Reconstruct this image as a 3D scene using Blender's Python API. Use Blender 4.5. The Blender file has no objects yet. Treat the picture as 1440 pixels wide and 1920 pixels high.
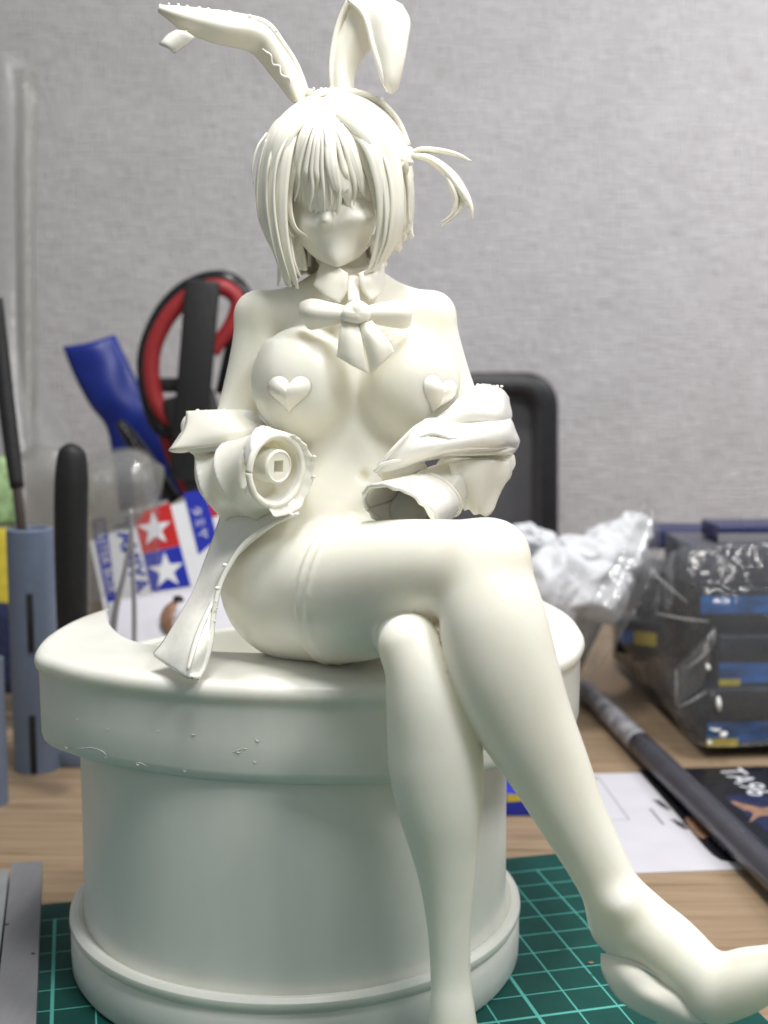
import bpy, bmesh, math, random
import numpy as np
from mathutils import Vector, Matrix
from mathutils.bvhtree import BVHTree
rnd = random.Random(5)
C = bpy.context.scene.collection
SC = bpy.context.scene
SC.unit_settings.scale_length = 0.01          # one unit is one centimetre

# ------------------------------------------------------------------ camera
F, PITCH, H = 2350.0, math.atan(279/2350.0), 15.1
cd = bpy.data.cameras.new('camera'); cam = bpy.data.objects.new('camera', cd); C.objects.link(cam)
cam.location = (0, 0, H); cam.rotation_euler = (math.pi/2-PITCH, 0, 0)
cd.sensor_fit = 'VERTICAL'; cd.sensor_height = 1920/F*50; cd.lens = 50
cd.clip_start = .5; cd.clip_end = 1000
cd.dof.use_dof = True; cd.dof.focus_distance = 26.5; cd.dof.aperture_fstop = 0.05/0.25
SC.camera = cam

# ------------------------------------------------------------------ light
SC.view_settings.view_transform = 'Standard'; SC.view_settings.look = 'None'
SC.view_settings.exposure = 0.34; SC.view_settings.gamma = 1
w = bpy.data.worlds.new('World'); SC.world = w; w.use_nodes = True
w.node_tree.nodes['Background'].inputs[0].default_value = (.90, .97, 1.0, 1)
w.node_tree.nodes['Background'].inputs[1].default_value = .23
def lamp(name, loc, target, size, energy, col, sy=None):
    l = bpy.data.lights.new(name, 'AREA'); l.shape = 'RECTANGLE'; l.size = size; l.size_y = sy or size
    l.energy = energy; l.color = col
    o = bpy.data.objects.new(name, l); C.objects.link(o); o.location = loc
    o.rotation_euler = (Vector(target)-Vector(loc)).to_track_quat('-Z', 'Y').to_euler()
    return o
lamp('ceiling_lamp', (5, 31, 72), (0, 29, 8), 11, 21000, (1, .975, .94), 9)
lamp('lamp_head', (1, 15, 50), (-1, 28, 12), 10, 6800, (1, .975, .94), 8)
lamp('desk_lamp', (24, 0, 50), (0, 27, 9), 10, 9500, (1, .98, .96))
lamp('room_lamp', (40, 46, 46), (30, 80, 8), 22, 13500, (.98, .98, 1.0))

# ------------------------------------------------------------------ helpers
def PT(px, py, Y):
    x = (px-720)/F; y = -(py-960)/F
    d = (x, math.cos(PITCH)+y*math.sin(PITCH), -math.sin(PITCH)+y*math.cos(PITCH))
    t = Y/d[1]
    return (t*x, Y, H+t*d[2]), t
def P(px, py, Y): return Vector(PT(px, py, Y)[0])
def PR(px, py, Y, r):
    p, t = PT(px, py, Y); return (*p, r*t/F)
def G(px, py, z=0.0):
    x = (px-720)/F; y = -(py-960)/F
    d = (x, math.cos(PITCH)+y*math.sin(PITCH), -math.sin(PITCH)+y*math.cos(PITCH))
    t = (z-H)/d[2]
    return Vector((t*x, t*d[1], z))
def CR(pts, n):
    """Catmull-Rom through tuples, n samples per span"""
    P_ = [np.array(p, float) for p in pts]
    P_ = [2*P_[0]-P_[1]]+P_+[2*P_[-1]-P_[-2]]
    out = []
    for i in range(1, len(P_)-2):
        a, b, c, d = P_[i-1:i+3]
        for k in range(n):
            t = k/n
            out.append(.5*((2*b)+(c-a)*t+(2*a-5*b+4*c-d)*t*t+(3*b-a-3*c+d)*t**3))
    out.append(P_[-2]); return out

# ------------------------------------------------------------------ materials
def nodes(name):
    m = bpy.data.materials.new(name); m.use_nodes = True
    nt = m.node_tree; return m, nt, nt.nodes['Principled BSDF'], nt.nodes, nt.links
def mat(name, col, rough=.5, var=.06, scale=3, bump=.0, bscale=20, metal=0, sss=0, coat=0, trans=0, alpha=1, stretch=(1,1,1), ior=1.45, dist=.02, sscale=.4):
    m, nt, b, N, L = nodes(name)
    b.inputs['Roughness'].default_value = rough; b.inputs['Metallic'].default_value = metal
    b.inputs['Transmission Weight'].default_value = trans; b.inputs['Alpha'].default_value = alpha
    b.inputs['IOR'].default_value = ior
    b.inputs['Coat Weight'].default_value = coat; b.inputs['Coat Roughness'].default_value = .15
    if sss:
        b.inputs['Subsurface Weight'].default_value = sss
        b.inputs['Subsurface Radius'].default_value = (1, .82, .52); b.inputs['Subsurface Scale'].default_value = sscale
    tc = N.new('ShaderNodeTexCoord'); mp = N.new('ShaderNodeMapping'); mp.inputs['Scale'].default_value = stretch
    L.new(tc.outputs['Object'], mp.inputs[0])
    n = N.new('ShaderNodeTexNoise'); n.inputs['Scale'].default_value = scale; n.inputs['Detail'].default_value = 5
    L.new(mp.outputs[0], n.inputs['Vector'])
    r = N.new('ShaderNodeValToRGB')
    a = [max(0, c*(1-var)) for c in col]; z = [min(1, c*(1+var)) for c in col]
    r.color_ramp.elements[0].color = (*a, 1); r.color_ramp.elements[1].color = (*z, 1)
    r.color_ramp.elements[0].position = .3; r.color_ramp.elements[1].position = .7
    L.new(n.outputs[0], r.inputs[0]); L.new(r.outputs[0], b.inputs['Base Color'])
    rn = N.new('ShaderNodeTexNoise'); rn.inputs['Scale'].default_value = scale*.9; rn.inputs['Detail'].default_value = 7; L.new(tc.outputs['Object'], rn.inputs['Vector'])
    rm = N.new('ShaderNodeMapRange'); rm.inputs[1].default_value = .3; rm.inputs[2].default_value = .7; rm.inputs[3].default_value = rough*.82; rm.inputs[4].default_value = min(1, rough*1.25)
    L.new(rn.outputs[0], rm.inputs[0]); L.new(rm.outputs[0], b.inputs['Roughness'])
    if bump:
        n2 = N.new('ShaderNodeTexNoise'); n2.inputs['Scale'].default_value = bscale; n2.inputs['Detail'].default_value = 3
        L.new(mp.outputs[0], n2.inputs['Vector'])
        bp = N.new('ShaderNodeBump'); bp.inputs['Strength'].default_value = bump; bp.inputs['Distance'].default_value = dist
        L.new(n2.outputs[0], bp.inputs['Height']); L.new(bp.outputs[0], b.inputs['Normal'])
    return m
RES = mat('cast_resin', (.93, .905, .80), .36, .02, 1.2, .12, 6, sscale=.65, sss=.6, coat=.0, dist=.01)
RESG = mat('glossy_resin', (.89, .875, .81), .14, .03, 1.5, .3, 3.2, sss=.5, coat=.5, dist=.03)
REST = mat('thin_cast_resin', (.93, .905, .805), .38, .02, 1.2, .12, 6, sss=.25, dist=.01, sscale=.08)
RESGT = mat('thin_glossy_resin', (.90, .885, .82), .11, .03, 1.5, .35, 3.2, sss=.2, coat=.6, dist=.04, sscale=.08)
RESD = mat('drum_resin', (.81, .81, .745), .34, .05, .6, .22, 5, sss=.4, stretch=(1, 1, .4), dist=.015)
WHITE = mat('white_plastic', (.80, .80, .82), .4)
BLACK = mat('black_rubber', (.012, .012, .013), .55, .2, 4, .2, 30)
BLACKG = mat('black_gloss_plastic', (.01, .01, .012), .25)
RED = mat('red_rubber', (.30, .022, .026), .45)
DRED = mat('dark_red_plastic', (.22, .008, .012), .35)
BLUE = mat('blue_plastic', (.006, .02, .20), .4, .2, .6)
SLATE = mat('blue_grey_plastic', (.15, .19, .27), .5, .05, 3, .1, 20)
DARK = mat('dark_inside', (.02, .02, .022), .8)
STEEL = mat('brushed_steel', (.42, .42, .44), .38, .05, 2, .15, 30, metal=.7, stretch=(6, 1, 1))
ALU = mat('grey_aluminium', (.25, .25, .265), .45, .05, 1.5, .1, 60, metal=.25, stretch=(3, .3, 1))
TRAY = mat('dark_grey_tray', (.10, .10, .11), .35, .05, 1)
TRAYR = mat('black_tray_rim', (.018, .018, .02), .35)
PAPER = mat('white_paper', (.60, .59, .64), .55, .02, 1)
TISSUE = mat('white_tissue', (.60, .61, .635), .7, .04, 2, .4, 3, dist=.2)
TUB = mat('milky_plastic', (.62, .62, .62), .3, .04, 1, trans=.25)
PBLK = mat('print_black', (.012, .012, .016), .3, .2, 1)
PRED = mat('print_red', (.50, .02, .02), .4, .04)
PBLUE = mat('print_blue', (.015, .03, .38), .4, .04)
PWHITE = mat('print_white', (.75, .76, .80), .4, .02)
PGREY = mat('print_grey', (.25, .25, .27), .5)
PYEL = mat('print_yellow', (.62, .50, .05), .4, .1)
PSKIN = mat('print_beige', (.30, .17, .11), .5, .25, 3)
PNAVY = mat('print_navy', (.02, .025, .07), .3, .4, 3)
PCYAN = mat('box_blue_print', (.015, .12, .40), .25, .7, .6, stretch=(1, 1, 2))
PGREEN = mat('print_green', (.28, .42, .2), .5, .4, 2)
GREYP = mat('grey_cardboard', (.055, .058, .085), .3, .15, 1)

def film_mat(nm='clear_film', rg=.09, dfu=.03, dc=(.8, .8, .8)):
    m, nt, b, N, L = nodes(nm)
    out = N['Material Output']
    tr = N.new('ShaderNodeBsdfTransparent'); gl = N.new('ShaderNodeBsdfGlossy'); df = N.new('ShaderNodeBsdfDiffuse')
    gl.inputs['Roughness'].default_value = rg; df.inputs[0].default_value = (*dc, 1)
    tr.inputs[0].default_value = (.93, .93, .93, 1)
    lw = N.new('ShaderNodeLayerWeight'); lw.inputs[0].default_value = .35
    m1 = N.new('ShaderNodeMixShader'); m2 = N.new('ShaderNodeMixShader')
    m1.inputs[0].default_value = dfu
    L.new(tr.outputs[0], m1.inputs[1]); L.new(df.outputs[0], m1.inputs[2])
    mr = N.new('ShaderNodeMath'); mr.operation = 'MULTIPLY_ADD'; mr.inputs[1].default_value = .22; mr.inputs[2].default_value = .018
    L.new(lw.outputs['Facing'], mr.inputs[0])
    L.new(mr.outputs[0], m2.inputs[0]); L.new(m1.outputs[0], m2.inputs[1]); L.new(gl.outputs[0], m2.inputs[2])
    tc = N.new('ShaderNodeTexCoord'); n = N.new('ShaderNodeTexNoise'); n.inputs['Scale'].default_value = .9; n.inputs['Detail'].default_value = 3
    L.new(tc.outputs['Object'], n.inputs['Vector'])
    bp = N.new('ShaderNodeBump'); bp.inputs['Strength'].default_value = .8; bp.inputs['Distance'].default_value = .35
    L.new(n.outputs[0], bp.inputs['Height']); L.new(bp.outputs[0], gl.inputs['Normal'])
    L.new(m2.outputs[0], out.inputs['Surface'])
    return m
FILM = film_mat(); FILM2 = film_mat('soft_clear_film', .35, .10); FILM3 = film_mat('hazy_film', .3, .32, (.38, .38, .34)); FILMG = film_mat('film_fold', .12, .3)

def wall_mat():
    m, nt, b, N, L = nodes('woven_wallpaper')
    tc = N.new('ShaderNodeTexCoord')
    def noise(sc, st, det=3):
        mp = N.new('ShaderNodeMapping'); mp.inputs['Scale'].default_value = st
        n = N.new('ShaderNodeTexNoise'); n.inputs['Scale'].default_value = sc; n.inputs['Detail'].default_value = det
        L.new(tc.outputs['Object'], mp.inputs[0]); L.new(mp.outputs[0], n.inputs['Vector']); return n
    a = noise(2.3, (.30, 1, 2.4), 4); c = noise(2.8, (2.6, 1, .30), 4); d = noise(.25, (1, 1, 1))
    ad = N.new('ShaderNodeMath'); ad.operation = 'ADD'; L.new(a.outputs[0], ad.inputs[0]); L.new(c.outputs[0], ad.inputs[1])
    ad2 = N.new('ShaderNodeMath'); ad2.operation = 'MULTIPLY_ADD'; ad2.inputs[1].default_value = .5; L.new(d.outputs[0], ad2.inputs[0]); L.new(ad.outputs[0], ad2.inputs[2])
    r = N.new('ShaderNodeValToRGB'); r.color_ramp.elements[0].position = .9/2; r.color_ramp.elements[1].position = 1.0
    mu = N.new('ShaderNodeMath'); mu.operation = 'MULTIPLY'; mu.inputs[1].default_value = .62; L.new(ad2.outputs[0], mu.inputs[0])
    r.color_ramp.elements[0].color = (.36, .345, .355, 1); r.color_ramp.elements[1].color = (.60, .585, .605, 1)
    L.new(mu.outputs[0], r.inputs[0]); L.new(r.outputs[0], b.inputs['Base Color'])
    bp = N.new('ShaderNodeBump'); bp.inputs['Strength'].default_value = .8; bp.inputs['Distance'].default_value = .2
    L.new(ad.outputs[0], bp.inputs['Height']); L.new(bp.outputs[0], b.inputs['Normal']); b.inputs['Roughness'].default_value = .6
    return m
def wood_mat():
    m, nt, b, N, L = nodes('light_oak_laminate')
    tc = N.new('ShaderNodeTexCoord'); mp = N.new('ShaderNodeMapping'); mp.inputs['Scale'].default_value = (.10, 1.6, 1); mp.inputs['Rotation'].default_value = (0, 0, .03)
    L.new(tc.outputs['Object'], mp.inputs[0])
    n = N.new('ShaderNodeTexNoise'); n.inputs['Scale'].default_value = 1.6; n.inputs['Detail'].default_value = 8; n.inputs['Distortion'].default_value = .8
    L.new(mp.outputs[0], n.inputs['Vector'])
    r = N.new('ShaderNodeValToRGB'); e = r.color_ramp.elements
    e[0].position = .3; e[0].color = (.21, .14, .085, 1); e[1].position = .68; e[1].color = (.37, .27, .175, 1)
    x = r.color_ramp.elements.new(.47); x.color = (.31, .222, .143, 1)
    L.new(n.outputs[0], r.inputs[0]); L.new(r.outputs[0], b.inputs['Base Color'])
    n2 = N.new('ShaderNodeTexNoise'); n2.inputs['Scale'].default_value = 9; n2.inputs['Detail'].default_value = 4; L.new(mp.outputs[0], n2.inputs['Vector'])
    bp = N.new('ShaderNodeBump'); bp.inputs['Strength'].default_value = .2; bp.inputs['Distance'].default_value = .02
    L.new(n2.outputs[0], bp.inputs['Height']); L.new(bp.outputs[0], b.inputs['Normal']); b.inputs['Roughness'].default_value = .5; b.inputs['Specular IOR Level'].default_value = .25
    return m
def mat_mat():
    """cutting mat: 1 cm printed grid, wider line every 5 cm, object coordinates start at the grid's far right corner"""
    m, nt, b, N, L = nodes('green_cutting_mat')
    tc = N.new('ShaderNodeTexCoord'); sp = N.new('ShaderNodeSeparateXYZ'); L.new(tc.outputs['Object'], sp.inputs[0])
    def M(op, *a):
        n = N.new('ShaderNodeMath'); n.operation = op
        for i, v in enumerate(a):
            if isinstance(v, (int, float)): n.inputs[i].default_value = v
            else: L.new(v, n.inputs[i])
        return n.outputs[0]
    def line(c, per, off, wd):
        q = M('ADD', c, off+1000*per+per/2); q = M('MODULO', q, per); q = M('SUBTRACT', q, per/2); q = M('ABSOLUTE', q)
        return M('LESS_THAN', q, wd)
    X, Y = sp.outputs[0], sp.outputs[1]
    ln = M('MAXIMUM', M('MAXIMUM', line(X, 1, 0, .02), line(Y, 1, 0, .02)), M('MAXIMUM', M('MAXIMUM', line(X, 100, 4, .042), line(X, 100, 15, .042)), M('MAXIMUM', line(Y, 10, 8, .042), line(Y, 200, 0, .03))))
    inside = M('MULTIPLY', M('LESS_THAN', X, .04), M('LESS_THAN', Y, .04))
    n = N.new('ShaderNodeTexNoise'); n.inputs['Scale'].default_value = 1.3; n.inputs['Detail'].default_value = 8; L.new(tc.outputs['Object'], n.inputs['Vector'])
    wear = M('GREATER_THAN', n.outputs[0], .34)
    f = M('MULTIPLY', M('MULTIPLY', ln, inside), M('MULTIPLY_ADD', wear, .6, .35))
    r = N.new('ShaderNodeValToRGB'); r.color_ramp.elements[0].color = (.006, .052, .045, 1); r.color_ramp.elements[1].color = (.012, .085, .072, 1)
    L.new(n.outputs[0], r.inputs[0])
    mx = N.new('ShaderNodeMix'); mx.data_type = 'RGBA'; mx.inputs[7].default_value = (.11, .46, .40, 1)
    L.new(f, mx.inputs[0]); L.new(r.outputs[0], mx.inputs[6]); L.new(mx.outputs[2], b.inputs['Base Color'])
    b.inputs['Roughness'].default_value = .6; b.inputs['Specular IOR Level'].default_value = .18
    n3 = N.new('ShaderNodeTexNoise'); n3.inputs['Scale'].default_value = 25; L.new(tc.outputs['Object'], n3.inputs['Vector'])
    bp = N.new('ShaderNodeBump'); bp.inputs['Strength'].default_value = .25; bp.inputs['Distance'].default_value = .01
    L.new(n3.outputs[0], bp.inputs['Height']); L.new(bp.outputs[0], b.inputs['Normal'])
    return m

# ------------------------------------------------------------------ object makers
def root(name, label, cat, loc=(0, 0, 0), group=None):
    o = bpy.data.objects.new(name, None); C.objects.link(o); o.empty_display_size = .5
    o.location = loc; o['label'] = label; o['category'] = cat
    if group: o['group'] = group
    return o
def link(name, me, m, parent=None, smooth=True, label=None, kind=None):
    me.name = name; o = bpy.data.objects.new(name, me); C.objects.link(o)
    if m and not me.materials: me.materials.append(m)
    if smooth: me.polygons.foreach_set('use_smooth', [True]*len(me.polygons))
    if parent:
        o.parent = parent; o.matrix_parent_inverse = Matrix.Translation(-Vector(parent.location)) if parent.parent is None else Matrix.Identity(4)
    if label: o['label'] = label
    if kind: o['kind'] = kind
    return o
def tag(o, label, cat, group=None):
    o['label'] = label; o['category'] = cat
    if group: o['group'] = group
    return o
def pydata(name, v, f, m, parent=None, smooth=True, **k):
    me = bpy.data.meshes.new(name); me.from_pydata([tuple(map(float, x)) for x in v], [], f); me.validate(); me.update()
    bm = bmesh.new(); bm.from_mesh(me); bmesh.ops.recalc_face_normals(bm, faces=bm.faces); bm.to_mesh(me); bm.free()
    return link(name, me, m, parent, smooth, **k)
def sharp(o, ang=40):
    o.data.set_sharp_from_angle(angle=math.radians(ang)); return o
def box(name, c, s, m, parent=None, rot=None, bev=.05, **k):
    bm = bmesh.new(); bmesh.ops.create_cube(bm, size=1)
    for v in bm.verts: v.co = Vector((v.co.x*s[0], v.co.y*s[1], v.co.z*s[2]))
    if bev: bmesh.ops.bevel(bm, geom=list(bm.edges), offset=bev, segments=2, affect='EDGES', profile=.5)
    M_ = (rot.to_4x4() if rot else Matrix.Identity(4))
    for v in bm.verts: v.co = M_ @ v.co + Vector(c)
    me = bpy.data.meshes.new(name); bm.to_mesh(me); bm.free()
    return sharp(link(name, me, m, parent, True, **k), 50)
def tube(name, pts, m, parent=None, n=12, sub=6, flat=None, ref=None, groove=0, **k):
    """pts (x,y,z,r) -> swept tube; flat = thickness / width, ref = point the flat side faces away from"""
    q = CR(pts, sub) if len(pts) > 2 else [np.array(p, float) for p in pts]
    V, Fc = [], []
    up = Vector((0, 0, 1)); prevB = None
    for i, p in enumerate(q):
        a = Vector(q[max(0, i-1)][:3]); b = Vector(q[min(len(q)-1, i+1)][:3])
        T = (b-a).normalized(); c = Vector(p[:3])
        if ref is not None: Nn = (c-Vector(ref))
        else: Nn = up if abs(T.z) < .9 else Vector((1, 0, 0))
        if prevB is not None and ref is None: B = (prevB - T*prevB.dot(T)).normalized()
        else: B = T.cross(Nn).normalized()
        if prevB is not None and B.dot(prevB) < 0: B = -B
        prevB = B; N_ = B.cross(T).normalized(); r = max(float(p[3]), .004)
        fl = flat if flat else 1
        for j in range(n):
            t = 2*math.pi*j/n
            g_ = 1+groove*math.cos(7*t+.6); V.append(c+B*r*math.cos(t)+N_*r*fl*math.sin(t)*g_)
    for i in range(len(q)-1):
        for j in range(n):
            Fc.append((i*n+j, i*n+(j+1) % n, (i+1)*n+(j+1) % n, (i+1)*n+j))
    Fc.append(tuple(range(n))[::-1]); Fc.append(tuple(range((len(q)-1)*n, len(q)*n)))
    return pydata(name, V, Fc, m, parent, **k)
def tpx(name, pts, m, parent=None, **k): return tube(name, [PR(*p) for p in pts], m, parent, **k)
def grid3(g, nu, nv):
    rows = [CR([tuple(p) for p in r], nu) for r in g]
    cols = [CR([tuple(r[i]) for r in rows], nv) for i in range(len(rows[0]))]
    return [[Vector(cols[i][j]) for i in range(len(cols))] for j in range(len(cols[0]))]
def sheet(name, g, m, parent=None, nu=6, nv=6, th=.05, px=True, wob=0, wf=(3, 9), **k):
    if px: g = [[tuple(P(*p)) for p in r] for r in g]
    R_ = grid3(g, nu, nv); a, b = len(R_), len(R_[0])
    def nrm(i, j):
        u = R_[min(a-1, i+1)][j]-R_[max(0, i-1)][j]; v = R_[i][min(b-1, j+1)]-R_[i][max(0, j-1)]
        n = u.cross(v); return n.normalized() if n.length > 1e-9 else Vector((0, -1, 0))
    V = []
    for s in (.5, -.5):
        for i in range(a):
            for j in range(b):
                e = min(i, a-1-i, j, b-1-j); t = th*(.45 if e == 0 else 1)
                V.append(R_[i][j]+nrm(i, j)*(t*s+wob*math.sin(wf[0]*j/b*3+wf[1]*i/a+1.3*math.sin(5*j/b))))
    o2 = a*b; Fc = []
    for i in range(a-1):
        for j in range(b-1):
            q = (i*b+j, i*b+j+1, (i+1)*b+j+1, (i+1)*b+j); Fc.append(q); Fc.append(tuple(x+o2 for x in q[::-1]))
    ring = [(0, j) for j in range(b)]+[(i, b-1) for i in range(1, a)]+[(a-1, j) for j in range(b-2, -1, -1)]+[(i, 0) for i in range(a-2, 0, -1)]
    for q in range(len(ring)):
        i0 = ring[q][0]*b+ring[q][1]; i1 = ring[(q+1) % len(ring)][0]*b+ring[(q+1) % len(ring)][1]
        Fc.append((i0, i1, i1+o2, i0+o2))
    return pydata(name, V, Fc, m, parent, **k)
def dome(name, out, m, parent, h, back=.03, n=6, cen=None, nrm=Vector((0, -1, 0)), surf=None, pw=.5, **k):
    """lens over a star-shaped outline of Vectors; surf(point) may project the ring points onto a surface"""
    c = cen or sum(out, Vector())/len(out); V = []; K = len(out)
    sc = [1-i/n for i in range(n)]
    def add(sgn, hh):
        for s in sc:
            if sgn < 0 and s == 1: continue
            for p in out:
                q = c+(p-c)*s
                if surf: q = surf(q)
                V.append(q+nrm*sgn*hh*(1-s**2.4)**pw)
        V.append((surf(c) if surf else c)+nrm*sgn*hh)
    add(1, h); f = []
    for i in range(n-1):
        for j in range(K): f.append((i*K+j, i*K+(j+1) % K, (i+1)*K+(j+1) % K, (i+1)*K+j))
    top = n*K
    for j in range(K): f.append(((n-1)*K+j, (n-1)*K+(j+1) % K, top))
    s0 = len(V); add(-1, back)
    for j in range(K): f.append((j, s0+j, s0+(j+1) % K, (j+1) % K))
    for i in range(n-2):
        for j in range(K): f.append((s0+i*K+j, s0+(i+1)*K+j, s0+(i+1)*K+(j+1) % K, s0+i*K+(j+1) % K))
    for j in range(K): f.append((s0+(n-2)*K+j, len(V)-1, s0+(n-2)*K+(j+1) % K))
    return pydata(name, V, f, m, parent, **k)
def smooth_loop(pts, n=5):
    K = len(pts); P_ = [np.array(p, float) for p in pts]; out = []
    for i in range(K):
        a, b, c, d = P_[i-1], P_[i], P_[(i+1) % K], P_[(i+2) % K]
        for q in range(n):
            t = q/n; out.append(.5*((2*b)+(c-a)*t+(2*a-5*b+4*c-d)*t*t+(3*b-a-3*c+d)*t**3))
    return out
def lathe(name, prof, c, m, parent=None, n=128, fn=None, ang=35, **k):
    V = []; f = []
    for i, (r, z) in enumerate(prof):
        for j in range(n):
            t = 2*math.pi*j/n; V.append((c[0]+r*math.cos(t), c[1]+r*math.sin(t), c[2]+z))
    for i in range(len(prof)-1):
        for j in range(n): f.append((i*n+j, i*n+(j+1) % n, (i+1)*n+(j+1) % n, (i+1)*n+j))
    return sharp(pydata(name, V, f, m, parent, **k), ang)
def flatpoly(name, pts, m, parent=None, **k):
    return pydata(name, pts, [tuple(range(len(pts)))], m, parent, smooth=False, **k)
def balls(name, cs, m, parent, **k):
    bm = bmesh.new()
    for (c, r) in cs: bmesh.ops.create_icosphere(bm, subdivisions=2, radius=r*rnd.uniform(.6, 1.15), matrix=Matrix.Translation(Vector(c)+Vector((rnd.uniform(-.02, .02), 0, rnd.uniform(-.02, .01)))) @ Matrix.Diagonal((rnd.uniform(.8, 1.5), 1, rnd.uniform(.7, 1.2), 1)))
    me = bpy.data.meshes.new(name); bm.to_mesh(me); bm.free(); return link(name, me, m, parent, **k)
def text(s, m, parent, M_, size, name='lettering', bold=0):
    cu = bpy.data.curves.new('t', 'FONT'); cu.body = s; cu.size = size; cu.align_x = 'CENTER'; cu.align_y = 'CENTER'; cu.offset = bold
    o = bpy.data.objects.new('t', cu); me = bpy.data.meshes.new_from_object(o); bpy.data.objects.remove(o)
    me.materials.clear(); me.transform(M_)
    return link(name, me, m, parent, False)

# ------------------------------------------------------------------ distance fields (numpy) and surface nets
class Field:
    def __init__(s, lo, hi, h):
        s.lo = np.array(lo, float); s.h = h; s.n = np.ceil((np.array(hi)-s.lo)/h).astype(int)+1
        s.A = np.full(s.n, 9., np.float32)
    def new(s): return np.full(s.n, 9., np.float32)
    def sl(s, lo, hi):
        a = np.clip(np.floor((np.array(lo)-s.lo)/s.h).astype(int), 0, s.n); b = np.clip(np.ceil((np.array(hi)-s.lo)/s.h).astype(int)+1, 0, s.n)
        return tuple(slice(int(x), int(y)) for x, y in zip(a, b))
    def xyz(s, S):
        g = [(np.arange(S[i].start, S[i].stop)*s.h+s.lo[i]).astype(np.float32) for i in range(3)]
        return g[0][:, None, None], g[1][None, :, None], g[2][None, None, :]
    @staticmethod
    def smin(a, b, k):
        if k <= 0: return np.minimum(a, b)
        hh = np.maximum(k-np.abs(a-b), 0)/k
        return np.minimum(a, b)-hh*hh*k*.25
    def chain(s, pts, ay=1., sub=5, pad=.35):
        """(x,y,z,r) -> own array, hard union of short round cones along the spline; ay squeezes depth"""
        q = CR(pts, sub) if len(pts) > 2 else [np.array(p, float) for p in pts]
        B = s.new()
        for a, b in zip(q[:-1], q[1:]):
            rr = max(a[3], b[3]); lo = np.minimum(a[:3], b[:3])-rr-pad; hi = np.maximum(a[:3], b[:3])+rr+pad
            S = s.sl(lo, hi); x, y, z = s.xyz(S)
            if 0 in B[S].shape: continue
            d = b[:3]-a[:3]; iy = 1/ay
            dy = d[1]*iy; L2 = d[0]**2+dy**2+d[2]**2+1e-9
            px, py, pz = x-a[0], (y-a[1])*iy, z-a[2]
            t = np.clip((px*d[0]+py*dy+pz*d[2])/L2, 0, 1)
            dd = np.sqrt((px-t*d[0])**2+(py-t*dy)**2+(pz-t*d[2])**2)-(a[3]+t*(b[3]-a[3]))
            B[S] = np.minimum(B[S], dd*min(1, max(ay, .6)))
        return B
    def ell(s, c, r, rot=None, pad=.35):
        B = s.new(); R_ = max(r)+pad; S = s.sl(np.array(c[:3])-R_, np.array(c[:3])+R_); x, y, z = s.xyz(S)
        px, py, pz = x-c[0], y-c[1], z-c[2]
        if rot is not None:
            m = rot; px, py, pz = (m[0][0]*px+m[1][0]*py+m[2][0]*pz, m[0][1]*px+m[1][1]*py+m[2][1]*pz, m[0][2]*px+m[1][2]*py+m[2][2]*pz)
        k0 = np.sqrt((px/r[0])**2+(py/r[1])**2+(pz/r[2])**2); k1 = np.sqrt((px/r[0]**2)**2+(py/r[1]**2)**2+(pz/r[2]**2)**2)+1e-6
        B[S] = k0*(k0-1)/k1; return B
    def add(s, B, k=.1): s.A = s.smin(s.A, B, k)
    def cut(s, B, k=.05): s.A = -s.smin(-s.A, B, k)
    def full(s): return s.xyz(tuple(slice(0, int(x)) for x in s.n))
    def mesh(s, name, m, parent, relax=0, **kw):
        A = s.A; A = A+(A == 0)*1e-5; I = A < 0; n = s.n
        cnt = np.zeros(n-1, np.int8)
        for dx in (0, 1):
            for dy in (0, 1):
                for dz in (0, 1): cnt += I[dx:n[0]-1+dx, dy:n[1]-1+dy, dz:n[2]-1+dz]
        act = np.argwhere((cnt > 0) & (cnt < 8)); idm = np.full(n-1, -1, np.int32)
        idm[act[:, 0], act[:, 1], act[:, 2]] = np.arange(len(act))
        cs = [(a, b, c) for a in (0, 1) for b in (0, 1) for c in (0, 1)]
        val = {c: A[act[:, 0]+c[0], act[:, 1]+c[1], act[:, 2]+c[2]] for c in cs}
        sm = np.zeros((len(act), 3)); ct = np.zeros(len(act))
        for c in cs:
            for ax in range(3):
                if c[ax]: continue
                d = list(c); d[ax] = 1; d = tuple(d); v0, v1 = val[c], val[d]; M_ = (v0 < 0) != (v1 < 0)
                t = np.where(M_, v0/np.where(M_, v0-v1, 1), 0)
                p = np.tile(np.array(c, float), (len(act), 1)); p[:, ax] = t
                sm += p*M_[:, None]; ct += M_
        V = (act+sm/ct[:, None])*s.h+s.lo
        Q = []
        for ax in range(3):
            u, v = [(1, 2), (2, 0), (0, 1)][ax]
            S0 = [slice(None)]*3; S1 = [slice(None)]*3; S0[ax] = slice(0, n[ax]-1); S1[ax] = slice(1, n[ax])
            D = I[tuple(S0)] != I[tuple(S1)]; E_ = np.argwhere(D)
            E_ = E_[(E_[:, u] > 0) & (E_[:, v] > 0) & (E_[:, u] < n[u]-1) & (E_[:, v] < n[v]-1)]
            ins = I[tuple(E_.T)]
            def g(du, dv):
                w_ = E_.copy(); w_[:, u] -= du; w_[:, v] -= dv; return idm[tuple(w_.T)]
            q = np.stack([g(1, 1), g(0, 1), g(0, 0), g(1, 0)], 1); q[~ins] = q[~ins][:, ::-1]; Q.append(q)
        Q = np.concatenate(Q)
        for _ in range(relax):
            S_ = np.zeros_like(V); c_ = np.zeros(len(V))
            for i in range(4):
                for j in ((i+1) % 4, (i-1) % 4):
                    np.add.at(S_, Q[:, i], V[Q[:, j]]); np.add.at(c_, Q[:, i], 1)
            V = V*.5+S_/np.maximum(c_, 1)[:, None]*.5
        me = bpy.data.meshes.new(name); me.vertices.add(len(V)); me.vertices.foreach_set('co', V.astype(np.float32).ravel())
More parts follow.
